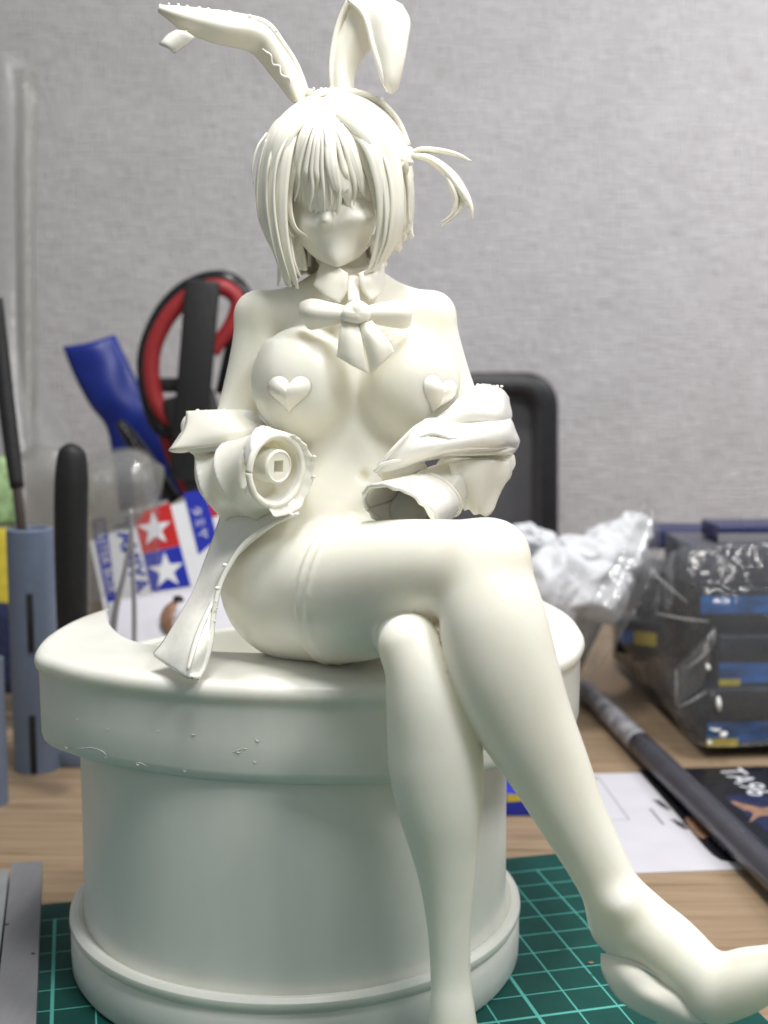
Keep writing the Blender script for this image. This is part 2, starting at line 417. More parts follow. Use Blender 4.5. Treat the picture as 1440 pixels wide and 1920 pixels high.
        me.loops.add(len(Q)*4); me.loops.foreach_set('vertex_index', Q.astype(np.int32).ravel())
        me.polygons.add(len(Q)); me.polygons.foreach_set('loop_start', (np.arange(len(Q))*4).astype(np.int32))
        me.update(calc_edges=True); me.validate()
        return link(name, me, m, parent, **kw)
def pc(pts): return [PR(*p) for p in pts]

# ================================================================== SETTING
TZ = -.2
flatpoly('wall', [(-90, 80, -20), (90, 80, -20), (90, 80, 110), (-90, 80, 110)], wall_mat())['kind'] = 'structure'
box('desk_top', (0, 20, TZ-1.5), (180, 119.9, 3), wood_mat(), bev=.1)['kind'] = 'structure'

# cutting mat -------------------------------------------------------
o0 = G(1065, 1625); ang = math.atan2(1, 0)
dv = (G(1190, 1919)-G(1006, 1632.5)).normalized(); du = (G(1190, 1882)-G(940, 1915)).normalized()
rz = math.atan2(du.y, du.x)
mo = box('cutting_mat', (-22+1.1, -15+1.1, -.102), (44, 30, .196), mat_mat(), bev=.04)
mo.location = (o0.x, o0.y, 0); mo.rotation_euler = (0, 0, rz)
tag(mo, 'green cutting mat with pale grid lines lying under the white drum', 'cutting mat')

# ================================================================== DRUM
DC = (-2.26, 31.35)
dr = root('drum_seat', 'pale resin drum with overhanging lid and ringed foot on the green mat', 'display stand', (DC[0], DC[1], 0))
LZ = 8.42
out_px = [(66, 1238), (78, 1212), (110, 1188), (150, 1168), (199, 1153), (203, 1170), (213, 1190), (240, 1211), (300, 1227), (400, 1236), (500, 1239), (620, 1240), (760, 1240), (880, 1232), (925, 1200), (935, 1160), (938, 1122),
          (985, 1121), (1030, 1140), (1068, 1163), (1090, 1190), (1094, 1212), (1070, 1240), (1000, 1266), (900, 1286), (760, 1299), (600, 1303), (400, 1297), (260, 1283), (160, 1268), (98, 1252)]
def lidloop():
    L_ = [tuple(G(x, y, LZ-.2)) for x, y in out_px]
    cut_i = {4, 16}
    s = smooth_loop(L_, 6); return [Vector(p) for p in s]
LP = lidloop(); nL = len(LP); inn = set(range(4*6+1, 16*6+0))
lc = Vector((DC[0]+.1, DC[1]-.2, 0))
def outw(i):
    t = (LP[(i+1) % nL]-LP[i-1]).normalized(); return Vector((t.y, -t.x, 0))
sg = 1 if outw(nL-12).dot(LP[nL-12]-lc) > 0 else -1
rows = []
prof = [(-.30, LZ), (-.16, LZ-.015), (-.06, LZ-.06), (0, LZ-.15), (.02, LZ-.27), (-.015, LZ-.38), (-.07, LZ-.46), (-.085, LZ-.6), (-.09, LZ-1.3), (-.10, LZ-1.95), (-.14, LZ-2.1), (-.26, LZ-2.22), (-.45, LZ-2.3)]
for o_, z in prof:
    R_ = []
    for i, p in enumerate(LP):
        e = o_ if i not in inn else max(o_, -.14)*.35
        q = p+outw(i)*sg*e; R_.append(Vector((q.x, q.y, z)))
    rows.append(R_)
V = [v for r in rows for v in r]; f = []
for a in range(len(rows)-1):
    for j in range(nL): f.append((a*nL+j, a*nL+(j+1) % nL, (a+1)*nL+(j+1) % nL, (a+1)*nL+j))
f.append(tuple(range(nL))); f.append(tuple(range((len(rows)-1)*nL, len(rows)*nL))[::-1])
me = bpy.data.meshes.new('lid'); me.from_pydata([tuple(v) for v in V], [], f)
bm = bmesh.new(); bm.from_mesh(me); bmesh.ops.recalc_face_normals(bm, faces=bm.faces); bmesh.ops.triangulate(bm, faces=[q for q in bm.faces if len(q.verts) > 4], ngon_method='EAR_CLIP'); bm.to_mesh(me); bm.free()
lid = sharp(link('lid', me, RESD, dr, label='thick overhanging lid cut open at the back'), 50)
BR = 5.42
lathe('barrel', [(BR-.3, .5), (BR-.3, 7.35), (BR-.25, 7.4), (BR-.05, 7.4), (BR, 7.35), (BR-.02, 4), (BR, 1.2), (BR, .5)], (DC[0], DC[1], 0), RESD, dr, n=160)
rp = [(BR-.2, 1.3), (BR+.02, 1.36), (BR+.14, 1.46), (BR+.26, 1.47), (BR+.36, 1.38), (BR+.37, 1.26), (BR+.31, 1.15), (BR+.255, 1.10), (BR+.30, 1.02), (BR+.34, .9), (BR+.345, .5), (BR+.33, .12), (BR+.27, .02), (BR+.2, .004), (0.01, .004)]
lathe('foot_ring', rp, (DC[0], DC[1], 0), RESD, dr, n=160)
ci = lathe('inner_floor', [(.01, 5.6), (BR-.31, 5.6)], (DC[0], DC[1], 0), RESD, dr, n=96)
bv_l = BVHTree.FromObject(lid, bpy.context.evaluated_depsgraph_get())
def ray(bvh, px, py):
    d = (P(px, py, 10)-Vector((0, 0, H))).normalized()
    return bvh.ray_cast(Vector((0, 0, H)), d)
bub = []
for (x, y) in [(105, 1345), (146, 1345), (203, 1364), (298, 1369), (364, 1374), (484, 1386), (479, 1427), (347, 1443), (199, 1419), (165, 1402), (260, 1431), (448, 1408), (126, 1400), (236, 1467), (345, 1474)]:
    hit = ray(bv_l, x, y)
    if hit[0]:
        q_ = rnd.uniform(.6, 1.15); a0_ = rnd.uniform(2.6, 4.0)
        tube('bubble_bright_edge', [(*(hit[0]+Vector((.05*q_*math.cos(t), -.004, .045*q_*math.sin(t)))), .013*q_*(1-abs(k-3)*.2)) for k, t in enumerate([a0_+k*.5 for k in range(7)])], RESG, dr, n=6, sub=2)  # pale half ring paints the bright lower edge of each casting pit
sq = []
for line in [[(82, 1415), (100, 1402), (122, 1392), (150, 1387)], [(120, 1412), (126, 1403), (150, 1404), (165, 1402), (180, 1404), (196, 1412), (203, 1424)], [(243, 1440), (258, 1430), (275, 1436), (272, 1446), (255, 1449), (243, 1441)], [(438, 1411), (448, 1406), (462, 1404)]]:
    pp = []
    for (x, y) in line:
        h_ = ray(bv_l, x, y)
        if h_[0]: pp.append((*h_[0], .012))
    if len(pp) > 2: tube('flash_line', pp, RESG, dr, n=6, sub=4)

# ================================================================== FIGURINE
fg = root('seated_figurine', 'unpainted cream resin figurine with rabbit ears, legs crossed, seated on the drum', 'figurine', (-1.0, 28.5, LZ))
fb = Field((-4.8, 19.9, -1.2), (9.7, 31.8, 20.6), .06)
ch, el = fb.chain, fb.ell
def ER(px, py, Y, rx, ry, rz_, **k):
    c, t = PT(px, py, Y); return el(c, (rx*t/F, ry, rz_*t/F), **k)
# torso, shoulders, neck
fb.add(ch(pc([(655, 585, 29.8, 96), (658, 640, 29.75, 122), (664, 720, 29.6, 128), (668, 800, 29.4, 116), (668, 875, 29.1, 108), (655, 950, 28.95, 126), (640, 1030, 28.9, 150), (640, 1090, 28.9, 140)]), ay=.72), .1)
fb.add(ch(pc([(486, 590, 29.95, 44), (560, 582, 29.9, 42), (650, 580, 29.9, 48), (740, 582, 29.9, 42), (808, 592, 29.95, 45)])), .5)
fb.add(ch(pc([(648, 440, 29.5, 38), (650, 500, 29.6, 36), (652, 545, 29.75, 42), (652, 580, 29.8, 60)])), .25)
# bust (one moulded bodice form)
fb.add(ER(572, 716, 28.80, 101, 1.28, 104), .2)
fb.add(ER(770, 716, 28.80, 93, 1.28, 104), .2)
# arms
fb.add(ch(pc([(484, 592, 29.95, 42), (474, 660, 29.9, 41), (456, 740, 29.9, 40), (436, 810, 29.7, 38), (425, 865, 29.3, 38), (470, 880, 28.2, 36), (505, 882, 27.8, 34)])), .18)
fb.add(ch(pc([(808, 594, 29.95, 44), (826, 660, 29.9, 42), (853, 740, 29.9, 40), (890, 820, 29.7, 38), (895, 870, 29.3, 38), (868, 888, 28.8, 30)])), .18)
# bodice offset under a neckline, stomach modelling
x, y, z = fb.full()
zn = P(660, 645, 28.5).z
Sx = fb.sl((-3.6, 26.5, 8), (2.3, 31.5, zn+.4)); xs, ys, zs = fb.xyz(Sx)
line = zn+.20*np.abs(np.sin((xs+.7)*1.15))-.05
tors = np.clip((line-zs)/.03, 0, 1)*(np.clip((2.05-np.abs(xs+.85))/.45, 0, 1))
fb.A[Sx] -= .09*tors
fb.cut(ER(682, 893, 28.0, 8, .10, 10), .12)
# hips and crossing thigh
leg = ch(pc([(560, 1100, 28.5, 138), (612, 1104, 27.9, 136), (680, 1106, 26.7, 126), (760, 1086, 25.3, 108), (845, 1072, 24.1, 93), (900, 1066, 23.6, 86)]), sub=18)
leg = fb.smin(leg, ER(548, 1085, 28.9, 134, 1.5, 142), .3)
# stocking: slightly proud beyond the garter line
a_ = P(575, 1020, 27.3); nv = Vector((.86, -.50, -.10)).normalized()
def stock(a_, nv, lo, hi, e, B):
    S = fb.sl(lo, hi); xs, ys, zs = fb.xyz(S)
    t = (xs-a_.x)*nv.x+(ys-a_.y)*nv.y+(zs-a_.z)*nv.z
    B[S] -= e*np.clip(t/.06, 0, 1) + .085*np.clip(1-np.abs(t-.02)/.11, 0, 1)+.06*np.clip(1-np.abs(t-.36)/.08, 0, 1)-.05*np.clip(1-np.abs(t+.14)/.07,0,1)
stock(P(592, 1080, 26.6), nv, (-3.6, 20.4, 7.2), (9, 30, 12.6), .05, leg)
shin = ch(pc([(903, 1062, 23.6, 86), (914, 1110, 23.3, 92), (926, 1175, 23.1, 101), (945, 1255, 23.0, 102), (980, 1345, 22.95, 92), (1026, 1435, 22.9, 78), (1070, 1525, 22.8, 66), (1113, 1605, 22.7, 58), (1148, 1670, 22.6, 55), (1185, 1722, 22.5, 57)]), sub=10)
foot = ch(pc([(1170, 1705, 22.6, 55), (1205, 1735, 22.45, 60), (1255, 1775, 22.2, 61), (1305, 1822, 21.9, 58), (1340, 1852, 21.75, 56)]), sub=6)
foot = fb.smin(foot, ch(pc([(1318, 1868, 21.8, 46), (1345, 1862, 21.65, 54), (1392, 1840, 21.45, 58), (1440, 1820, 21.2, 46), (1500, 1796, 21.0, 30), (1540, 1784, 20.9, 8)]), sub=6), .16)
foot = fb.smin(foot, ch(pc([(1380, 1793, 21.35, 9), (1415, 1786, 21.2, 9), (1460, 1782, 21.0, 8), (1520, 1780, 20.9, 5)])), .14)
foot = fb.smin(foot, ch(pc([(1352, 1890, 21.5, 26), (1338, 1912, 21.4, 8)])), .15)
heel = ch(pc([(1148, 1690, 22.7, 46), (1156, 1735, 22.7, 50), (1185, 1760, 22.6, 42)]))
shin = fb.smin(fb.smin(shin, foot, .2), heel, .25)
shin = fb.smin(shin, ER(1160, 1690, 22.25, 24, .35, 22), .4)
leg = fb.smin(leg, shin, .18)
leg = fb.smin(leg, ER(940, 1030, 23.35, 34, .5, 34), .5)
fb.add(leg, .10)
# standing leg
leg2 = ch(pc([(745, 1110, 28.2, 108), (752, 1150, 26.4, 84), (762, 1190, 24.6, 58), (768, 1212, 23.6, 56)]))
sh2 = ch(pc([(768, 1210, 23.4, 58), (785, 1262, 23.25, 63), (801, 1320, 23.25, 77), (814, 1390, 23.3, 88), (818, 1440, 23.3, 89), (825, 1510, 23.25, 80), (832, 1580, 23.2, 65), (838, 1650, 23.15, 52), (842, 1740, 23.1, 41), (845, 1830, 23.05, 38), (848, 1890, 22.95, 42), (850, 1960, 22.9, 50), (852, 2010, 22.2, 48), (856, 2070, 21.2, 40)]), sub=6)
leg2 = fb.smin(leg2, sh2, .15)
fb.add(leg2, .03)
body = fb.mesh('body', RES, fg, relax=3)
del leg, leg2, shin, foot, heel, sh2
bv = BVHTree.FromObject(body, bpy.context.evaluated_depsgraph_get())
def on(px, py, off=0.0, dflt=28):
    h_ = ray(bv, px, py)
    if h_[0] is None: return P(px, py, dflt)
    return h_[0]-(h_[0]-Vector((0, 0, H))).normalized()*off
def onsurf(q):
    d = (q-Vector((0, 0, H))).normalized(); h_ = bv.ray_cast(Vector((0, 0, H)), d)
    return h_[0] if h_[0] else q

# hearts on the bodice
def heart(cx, cy, wx, wy, rot=0, sk=1.0):
    pts = []
    for k in range(48):
        t = 2*math.pi*k/48
        hx = 16*math.sin(t)**3/16; hy = (13*math.cos(t)-5*math.cos(2*t)-2*math.cos(3*t)-math.cos(4*t))/15
        X = hx*wx*sk; Yy = -hy*wy
        pts.append(on(cx+X*math.cos(rot)-Yy*math.sin(rot), cy+X*math.sin(rot)+Yy*math.cos(rot), 0))
    return pts
def heart_obj(cx, cy, wx, wy, rot, hgt, nrm, label):
    return dome('heart_ornament', heart(cx, cy, wx, wy, rot), REST, fg, hgt, .04, n=10, cen=on(cx, cy, 0), nrm=nrm, surf=onsurf, pw=1.15, label=label)
heart_obj(543, 735, 42, 38, 0.0, .27, Vector((-.25, -.95, -.05)).normalized(), 'raised heart on the left of the bodice')
heart_obj(822, 737, 33, 38, .30, .24, Vector((.5, -.85, 0)).normalized(), 'raised heart on the right of the bodice')

# ------------------------------------------------------------------ head
fh = Field((-4.6, 26.6, 16.4), (1.4, 32.4, 24.2), .042)
HC = P(634, 330, 29.5)
def EH(px, py, Y, rx, ry, rz_, **k):
    c, t = PT(px, py, Y); return fh.ell(c, (rx*t/F, ry, rz_*t/F), **k)
fh.add(EH(632, 345, 29.25, 92, 1.22, 112), .1)
fh.add(fh.chain(pc([(630, 385, 28.9, 80), (630, 425, 28.75, 62), (631, 455, 28.5, 36), (632, 476, 28.3, 16), (632, 490, 28.22, 7)]), ay=.95), .25)
fh.add(fh.chain(pc([(560, 400, 29.1, 14), (578, 440, 28.9, 16), (601, 467, 28.7, 14), (632, 486, 28.35, 9), (664, 465, 28.7, 14), (686, 436, 28.9, 16), (700, 395, 29.1, 14)])), .30)
fh.add(fh.chain(pc([(614, 385, 28.02, 6), (613, 404, 27.95, 7), (612, 413, 27.90, 8)])), .30)
fh.add(EH(664, 412, 28.35, 34, .38, 16), .35)
fh.add(EH(590, 424, 28.42, 26, .32, 20), .3)
fh.cut(fh.chain(pc([(613, 457, 28.0, 4), (628, 460, 27.92, 6), (644, 456, 27.98, 4)])), .05)
head = fh.mesh('head', REST, fg, relax=2)

# hair cap with back bob
fh.A = fh.new()
fh.add(EH(630, 318, 29.55, 140, 1.75, 138), .1)
fh.add(fh.chain(pc([(600, 238, 28.75, 50), (560, 262, 28.95, 46), (525, 310, 29.2, 36)])), .18)
fh.add(fh.chain(pc([(655, 236, 28.75, 52), (705, 270, 29.0, 46), (738, 325, 29.3, 36)])), .18)
# part in the middle of the crown
c0 = P(606, 170, 29.6)
fh.cut(fh.chain([(c0.x, 30.2, P(606, 178, 30.2).z+.10, .09), (c0.x, 28.9, P(606, 186, 28.9).z+.08, .10), (c0.x+.02, 28.2, P(607, 212, 28.2).z, .10)]), .12)
bob = EH(634, 400, 29.9, 128, 1.42, 210)
S = tuple(slice(0, int(q)) for q in fh.n); xx, yy, zz = fh.xyz(S)
zl = 17.35+.26*(xx+1.0)+.10*np.sin(xx*9)
bob = np.maximum(bob, (zl-zz)); bob = np.maximum(bob, (28.9-yy)*.8)
fh.add(bob.astype(np.float32), .08)
# hollow for the face and neck
fh.cut(fh.chain(pc([(608, 250, 28.0, 30), (618, 290, 28.0, 62), (625, 330, 28.0, 82)])), .06)
fh.cut(fh.chain(pc([(628, 320, 28.5, 80), (628, 380, 28.3, 84), (630, 440, 28.2, 84), (633, 520, 28.4, 76)])), .05)
fh.cut(fh.chain(pc([(632, 440, 29.4, 70), (640, 520, 29.5, 74), (640, 560, 29.6, 76)])), .05)
# combed relief
th_ = np.arctan2(xx-HC.x, zz-HC.z+.0*yy)
fh.A += (.013*np.sin(th_*34+2*np.sin(yy*1.3))*np.clip((HC.z+1.0-zz)/1.0, 0, 1)).astype(np.float32)
fh.mesh('hair_cap', REST, fg, relax=1)

def strand(pts, flat=.38, m=REST, name='hair_lock', n=28, ref=None):
    q = [PR(*p) for p in pts]; return tube(name, q, m, fg, n=n, sub=7, flat=flat, ref=ref or tuple(HC), groove=.11 if n > 8 else 0)
# bangs fanning from the part down over the eyes
ends = [(552, 372, 28.55, 11), (562, 388, 28.4, 10), (573, 392, 28.25, 11), (584, 398, 28.1, 11), (594, 399, 28.0, 11), (603, 400, 27.95, 11), (613, 401, 27.92, 11), (622, 400, 27.92, 10), (632, 398, 27.93, 10), (645, 372, 27.9, 12), (652, 388, 28.0, 10), (664, 378, 28.1, 12), (676, 384, 28.25, 12), (688, 392, 28.4, 11), (697, 400, 28.6, 10)]
for i, (ex, ey, eY, ew) in enumerate(ends):
    mx_ = 604+(ex-604)*.92; t = i/len(ends)
    topx = 604+(ex-622)*.16
    strand([(topx, 216, 28.3, 5), (604+(ex-610)*.55, 250, 27.95, 12), (mx_-(ex-612)*.10, 305, 27.74+(eY-27.9)*.35, 13.5), (mx_+(ex-612)*.03, 355, 27.75+(eY-27.9)*.8, 12), (ex, ey-(12 if i in (0, 14) else 14), eY-.06, ew*.8), (ex+(2 if ex > 620 else -1), ey, eY, 2)], .42)
for pts in [
    [(612, 222, 28.0, 6), (618, 262, 27.7, 11), (622, 310, 27.55, 11), (628, 345, 27.6, 8), (636, 362, 27.7, 2)],
    [(625, 225, 28.0, 8), (650, 262, 27.8, 12), (668, 310, 27.75, 10), (676, 345, 27.85, 7), (684, 368, 28.0, 2)],
    [(640, 232, 28.0, 8), (672, 270, 27.9, 13), (696, 325, 27.95, 12), (708, 380, 28.1, 9), (709, 430, 28.2, 6), (700, 455, 28.3, 2)],
    [(592, 230, 28.1, 8), (566, 275, 28.0, 12), (545, 330, 28.1, 11), (541, 380, 28.2, 9), (552, 425, 28.15, 6), (576, 444, 28.1, 2)],
    [(585, 240, 28.1, 7), (556, 290, 28.1, 10), (538, 350, 28.2, 10), (533, 400, 28.3, 8), (540, 430, 28.3, 5), (550, 444, 28.3, 2)]]:
    strand(pts, .4)
for ex, ey, wd in [(557, 378, 3), (571, 352, 4), (583, 396, 3.5), (592, 366, 4.5), (604, 402, 3), (617, 388, 4), (634, 404, 3), (648, 352, 4.5), (663, 386, 4), (680, 370, 3.5)]:
    dY = (abs(ex-618)/75)**2*.40
    strand([(604+(ex-604)*.25, 222, 27.98, 2), (604+(ex-604)*.62, 262, 27.66+dY*.4, wd), (604+(ex-604)*.92, 315, 27.60+dY*.8, wd*1.3), (ex+3, (315+ey)/2, 27.64+dY, wd), (ex+rnd.uniform(-5, 5), ey, 27.80+dY, .8)], .6, n=6, name='fine_hair')
# big side locks: left
for pts in [
    [(598, 214, 28.4, 14), (560, 222, 28.3, 26), (528, 262, 28.2, 32), (513, 330, 28.25, 30), (512, 400, 28.3, 25), (520, 460, 28.3, 18), (534, 510, 28.35, 11), (545, 538, 28.4, 4)],
    [(590, 208, 28.7, 14), (540, 228, 28.7, 26), (508, 275, 28.7, 26), (494, 340, 28.75, 24), (492, 400, 28.8, 18), (502, 440, 28.8, 12), (512, 470, 28.8, 3)],
    [(560, 224, 28.3, 10), (538, 280, 28.0, 16), (528, 350, 27.95, 16), (528, 410, 28.0, 14), (536, 470, 28.1, 12), (549, 515, 28.2, 9), (558, 541, 28.3, 3)],
    [(575, 205, 28.9, 12), (525, 232, 29.1, 22), (497, 285, 29.2, 20), (485, 345, 29.2, 14), (487, 400, 29.2, 9), (492, 432, 29.2, 2)],
    [(530, 430, 28.5, 8), (527, 480, 28.5, 8), (524, 515, 28.5, 6), (521, 537, 28.5, 2)],
    [(540, 440, 28.4, 8), (549, 490, 28.4, 8), (565, 522, 28.4, 2)]]:
    strand(pts, .42)
# right
for pts in [
    [(610, 214, 28.4, 14), (652, 212, 28.2, 28), (700, 250, 28.0, 36), (727, 315, 28.0, 32), (736, 390, 28.0, 26), (733, 440, 28.1, 20), (718, 480, 28.2, 14), (692, 514, 28.3, 4)],
    [(622, 206, 28.7, 14), (680, 214, 28.6, 30), (732, 262, 28.6, 34), (757, 330, 28.7, 28), (765, 395, 28.8, 20), (762, 430, 28.8, 12), (752, 440, 28.9, 4)],
    [(640, 225, 28.2, 10), (690, 268, 27.8, 16), (712, 335, 27.75, 14), (718, 400, 27.85, 12), (712, 450, 28.0, 10), (700, 490, 28.1, 7), (684, 518, 28.2, 2)],
    [(745, 300, 28.6, 12), (758, 350, 28.6, 18), (757, 410, 28.7, 16), (745, 450, 28.8, 10), (738, 458, 28.8, 3)],
    [(700, 440, 28.2, 5), (694, 455, 28.2, 5), (688, 462, 28.2, 2)],
    [(725, 440, 28.2, 9), (717, 480, 28.2, 8), (700, 505, 28.2, 5), (682, 512, 28.2, 2)]]:
    strand(pts, .42)
# fly-away hairs and combed detail lines
for pts in [
    [(500, 250, 28.9, 3), (483, 275, 28.8, 3), (474, 310, 28.8, 3), (475, 345, 28.8, 1)],
    [(500, 262, 28.8, 3), (487, 310, 28.7, 3), (482, 370, 28.7, 3), (486, 410, 28.7, 1)],
    [(530, 240, 28.3, 3), (505, 300, 28.1, 4), (499, 370, 28.15, 4), (510, 450, 28.2, 3), (528, 515, 28.25, 1)],
    [(548, 240, 28.0, 3), (520, 300, 27.85, 4), (513, 370, 27.9, 4), (522, 450, 28.0, 4), (545, 530, 28.2, 1)],
    [(690, 240, 28.0, 3), (722, 300, 27.8, 4), (735, 370, 27.8, 4), (731, 440, 27.9, 4), (712, 490, 28.1, 1)],
    [(668, 240, 28.0, 3), (706, 300, 27.75, 4), (722, 370, 27.75, 4), (722, 440, 27.85, 4), (702, 500, 28.1, 1)],
    [(720, 232, 28.5, 3), (752, 290, 28.4, 4), (765, 350, 28.5, 4), (768, 420, 28.6, 2)],
    [(705, 395, 27.9, 2), (706, 420, 27.9, 3), (698, 442, 27.9, 1)]]:
    strand(pts, .7, n=6, name='fine_hair')
# back hair seen below
for x0, x1, yb in [(556, 553, 482), (568, 566, 492), (580, 580, 500), (592, 596, 490), (716, 716, 462), (742, 744, 456), (757, 760, 452), (769, 774, 446)]:
    strand([(x0, 380, 29.6, 14), (x0, 430, 29.6, 13), (x1, yb, 29.6, 8)], .4)
# side tail
SR = tuple(P(800, 400, 29.2))
strand([(768, 290, 29.4, 7), (790, 281, 29.3, 12), (826, 283, 29.2, 12), (858, 290, 29.1, 9), (884, 302, 29.0, 2)], .4, ref=SR)
strand([(768, 290, 29.4, 8), (805, 298, 29.2, 17), (842, 326, 29.1, 22), (866, 358, 29.0, 20), (882, 388, 29.0, 11), (886, 411, 29.0, 2)], .45, ref=SR)
strand([(835, 320, 29.1, 12), (850, 350, 29.0, 17), (856, 378, 29.0, 13), (848, 403, 29.0, 7), (826, 418, 29.0, 2)], .45, ref=SR)
strand([(845, 340, 29.1, 8), (866, 375, 29.0, 8), (858, 400, 29.0, 5), (824, 427, 29.0, 1.5)], .45, ref=SR)
tpx('hair_tie', [(762, 280, 29.4, 9), (766, 290, 29.35, 13), (764, 302, 29.4, 9)], REST, fg, n=10)
# flower hair clip
def flower(cx, cy, Y, r, name):
    pts = []
    for k in range(40):
        t = 2*math.pi*k/40; rr = r*(.78+.22*math.cos(5*t)); pts.append(P(cx+rr*.8*math.cos(t), cy+rr*math.sin(t), Y))
    return dome(name, pts, REST, fg, .16, .25, n=5, nrm=Vector((.35, -.93, 0)))
flower(757, 305, 28.3, 24, 'hair_clip')
# headband with ears
tpx('headband', [(572, 196, 29.6, 11), (590, 180, 29.5, 13), (615, 174, 29.45, 13), (650, 173, 29.4, 13), (690, 181, 29.4, 12), (722, 200, 29.4, 11), (748, 232, 29.4, 10), (766, 272, 29.4, 8)], REST, fg, n=10, flat=.6)
nub = [(P(x, y, 29.4), .05) for x, y in [(582, 171), (589, 167), (597, 170), (604, 166), (612, 168), (619, 165), (626, 168), (716, 186), (668, 168)]]
# left ear: folded outward
sheet('rabbit_ear', [
    [(549, 190, 29.7), (563, 194, 29.45), (577, 176, 29.6)],
    [(511, 143, 29.7), (536, 135, 29.4), (558, 126, 29.6)],
    [(474, 100, 29.6), (505, 85, 29.3), (530, 84, 29.5)],
    [(440, 88, 29.4), (478, 62, 29.1), (498, 46, 29.4)],
    [(395, 78, 29.1), (430, 52, 28.8), (455, 33, 29.2)],
    [(345, 58, 28.9), (375, 38, 28.6), (400, 25, 29.0)],
    [(318, 38, 28.8), (332, 26, 28.6), (345, 18, 28.8)],
    [(297, 18, 28.8), (298, 15, 28.7), (299, 13, 28.8)]], REST, fg, nu=8, nv=6, th=.12, label='rabbit ear folded out sideways to a point')
tpx('ear_rim', [(578, 180, 29.55, 5), (556, 124, 29.55, 6), (530, 82, 29.45, 6), (499, 45, 29.35, 7), (450, 31, 29.15, 6), (400, 24, 28.95, 6), (345, 17, 28.8, 5), (298, 13, 28.75, 4)], REST, fg, n=8, flat=1)
nub += [(P(x, y-3, 29.15), .048) for x, y in [(300, 13), (318, 11), (335, 13), (352, 15), (372, 17), (391, 20), (410, 23), (430, 27), (450, 30), (470, 33), (488, 38), (507, 52), (517, 60)]]
sheet('sprue_tab', [[(299, 84, 28.6), (313, 66, 28.6), (331, 57, 28.6)], [(313, 90, 28.5), (332, 76, 28.5), (350, 60, 28.5)], [(327, 101, 28.6), (350, 84, 28.6), (365, 69, 28.6)]], RESGT, fg, nu=4, nv=4, th=.12)
tpx('sprue_thread', [(345, 62, 28.6, 2.5), (352, 55, 28.75, 2), (360, 48, 28.8, 3)], RESGT, fg, n=6)
tpx('sprue_trace', [(492, 92, 29.2, 2), (500, 98, 29.2, 2), (508, 104, 29.2, 2), (511, 120, 29.25, 2), (524, 124, 29.3, 2), (527, 140, 29.3, 2), (542, 146, 29.35, 2), (545, 160, 29.4, 2), (552, 168, 29.4, 2)], RESGT, fg, n=6)
# right ear: upright then folded forward
sheet('rabbit_ear', [
    [(631, 182, 29.6), (645, 186, 29.3), (660, 180, 29.6)],
    [(623, 140, 29.7), (642, 136, 29.45), (668, 132, 29.7)],
    [(625, 90, 29.8), (655, 80, 29.6), (698, 88, 29.8)],
    [(637, 40, 29.9), (680, 35, 29.75), (735, 45, 29.9)],
    [(655, -2, 29.8), (700, -8, 29.7), (752, 10, 29.8)]], REST, fg, nu=8, nv=7, th=.15, label='rabbit ear standing up and bent over at the tip')
sheet('ear_tip', [
    [(654, -2, 29.7), (706, -8, 29.55), (754, 12, 29.7)],
    [(682, 26, 29.1), (722, 15, 28.9), (768, 42, 29.1)],
    [(697, 80, 28.9), (726, 70, 28.7), (764, 82, 28.9)],
    [(709, 120, 28.8), (730, 115, 28.65), (757, 120, 28.8)],
    [(719, 152, 28.8), (733, 152, 28.65), (748, 148, 28.8)],
    [(731, 172, 28.85), (735, 174, 28.8), (740, 168, 28.85)]], REST, fg, nu=8, nv=6, th=.16)
tpx('ear_rim', [(655, 0, 29.6, 5), (683, 28, 29.0, 6), (698, 80, 28.8, 6), (710, 120, 28.7, 6), (720, 152, 28.7, 5), (733, 173, 28.75, 4)], REST, fg, n=8)
tpx('ear_rim', [(630, 182, 29.55, 5), (622, 140, 29.6, 6), (625, 90, 29.7, 6), (637, 40, 29.75, 6), (655, -2, 29.7, 5)], REST, fg, n=8)
nub += [(P(x, y, 29.1), .05) for x, y in [(716, 3), (741, 18), (750, 26), (762, 36), (700, 0)]]

# ------------------------------------------------------------------ collar and bow
sheet('collar_flap', [[(604, 486, 28.95), (624, 494, 28.5), (652, 512, 28.2)], [(597, 508, 28.8), (620, 518, 28.3), (652, 530, 28.15)], [(590, 530, 28.6), (616, 542, 28.2), (650, 548, 28.15)], [(588, 534, 28.6), (612, 556, 28.2), (635, 570, 28.1)]], REST, fg, th=.10)
sheet('collar_flap', [[(718, 494, 28.95), (702, 500, 28.5), (672, 512, 28.2)], [(720, 512, 28.8), (700, 520, 28.3), (674, 530, 28.15)], [(722, 532, 28.7), (704, 542, 28.3), (680, 546, 28.15)], [(721, 537, 28.7), (707, 556, 28.3), (695, 566, 28.15)]], REST, fg, th=.10)
tpx('collar_stand', [(603, 488, 29.3, 10), (628, 502, 28.9, 12), (660, 514, 28.75, 12), (692, 508, 28.85, 12), (718, 494, 29.3, 10)], REST, fg, n=10, flat=1)
tpx('neck_tie', [(661, 520, 28.5, 14), (662, 545, 28.25, 12), (664, 566, 27.9, 12)], REST, fg, n=10, flat=.5)
def bow_piece(name, pts, h_=.28, cy=27.9, **k):
    o_ = [Vector(p) for p in smooth_loop([tuple(P(*q)) for q in pts], 6)]
    return dome(name, o_, REST, fg, h_, .08, n=6, **k)
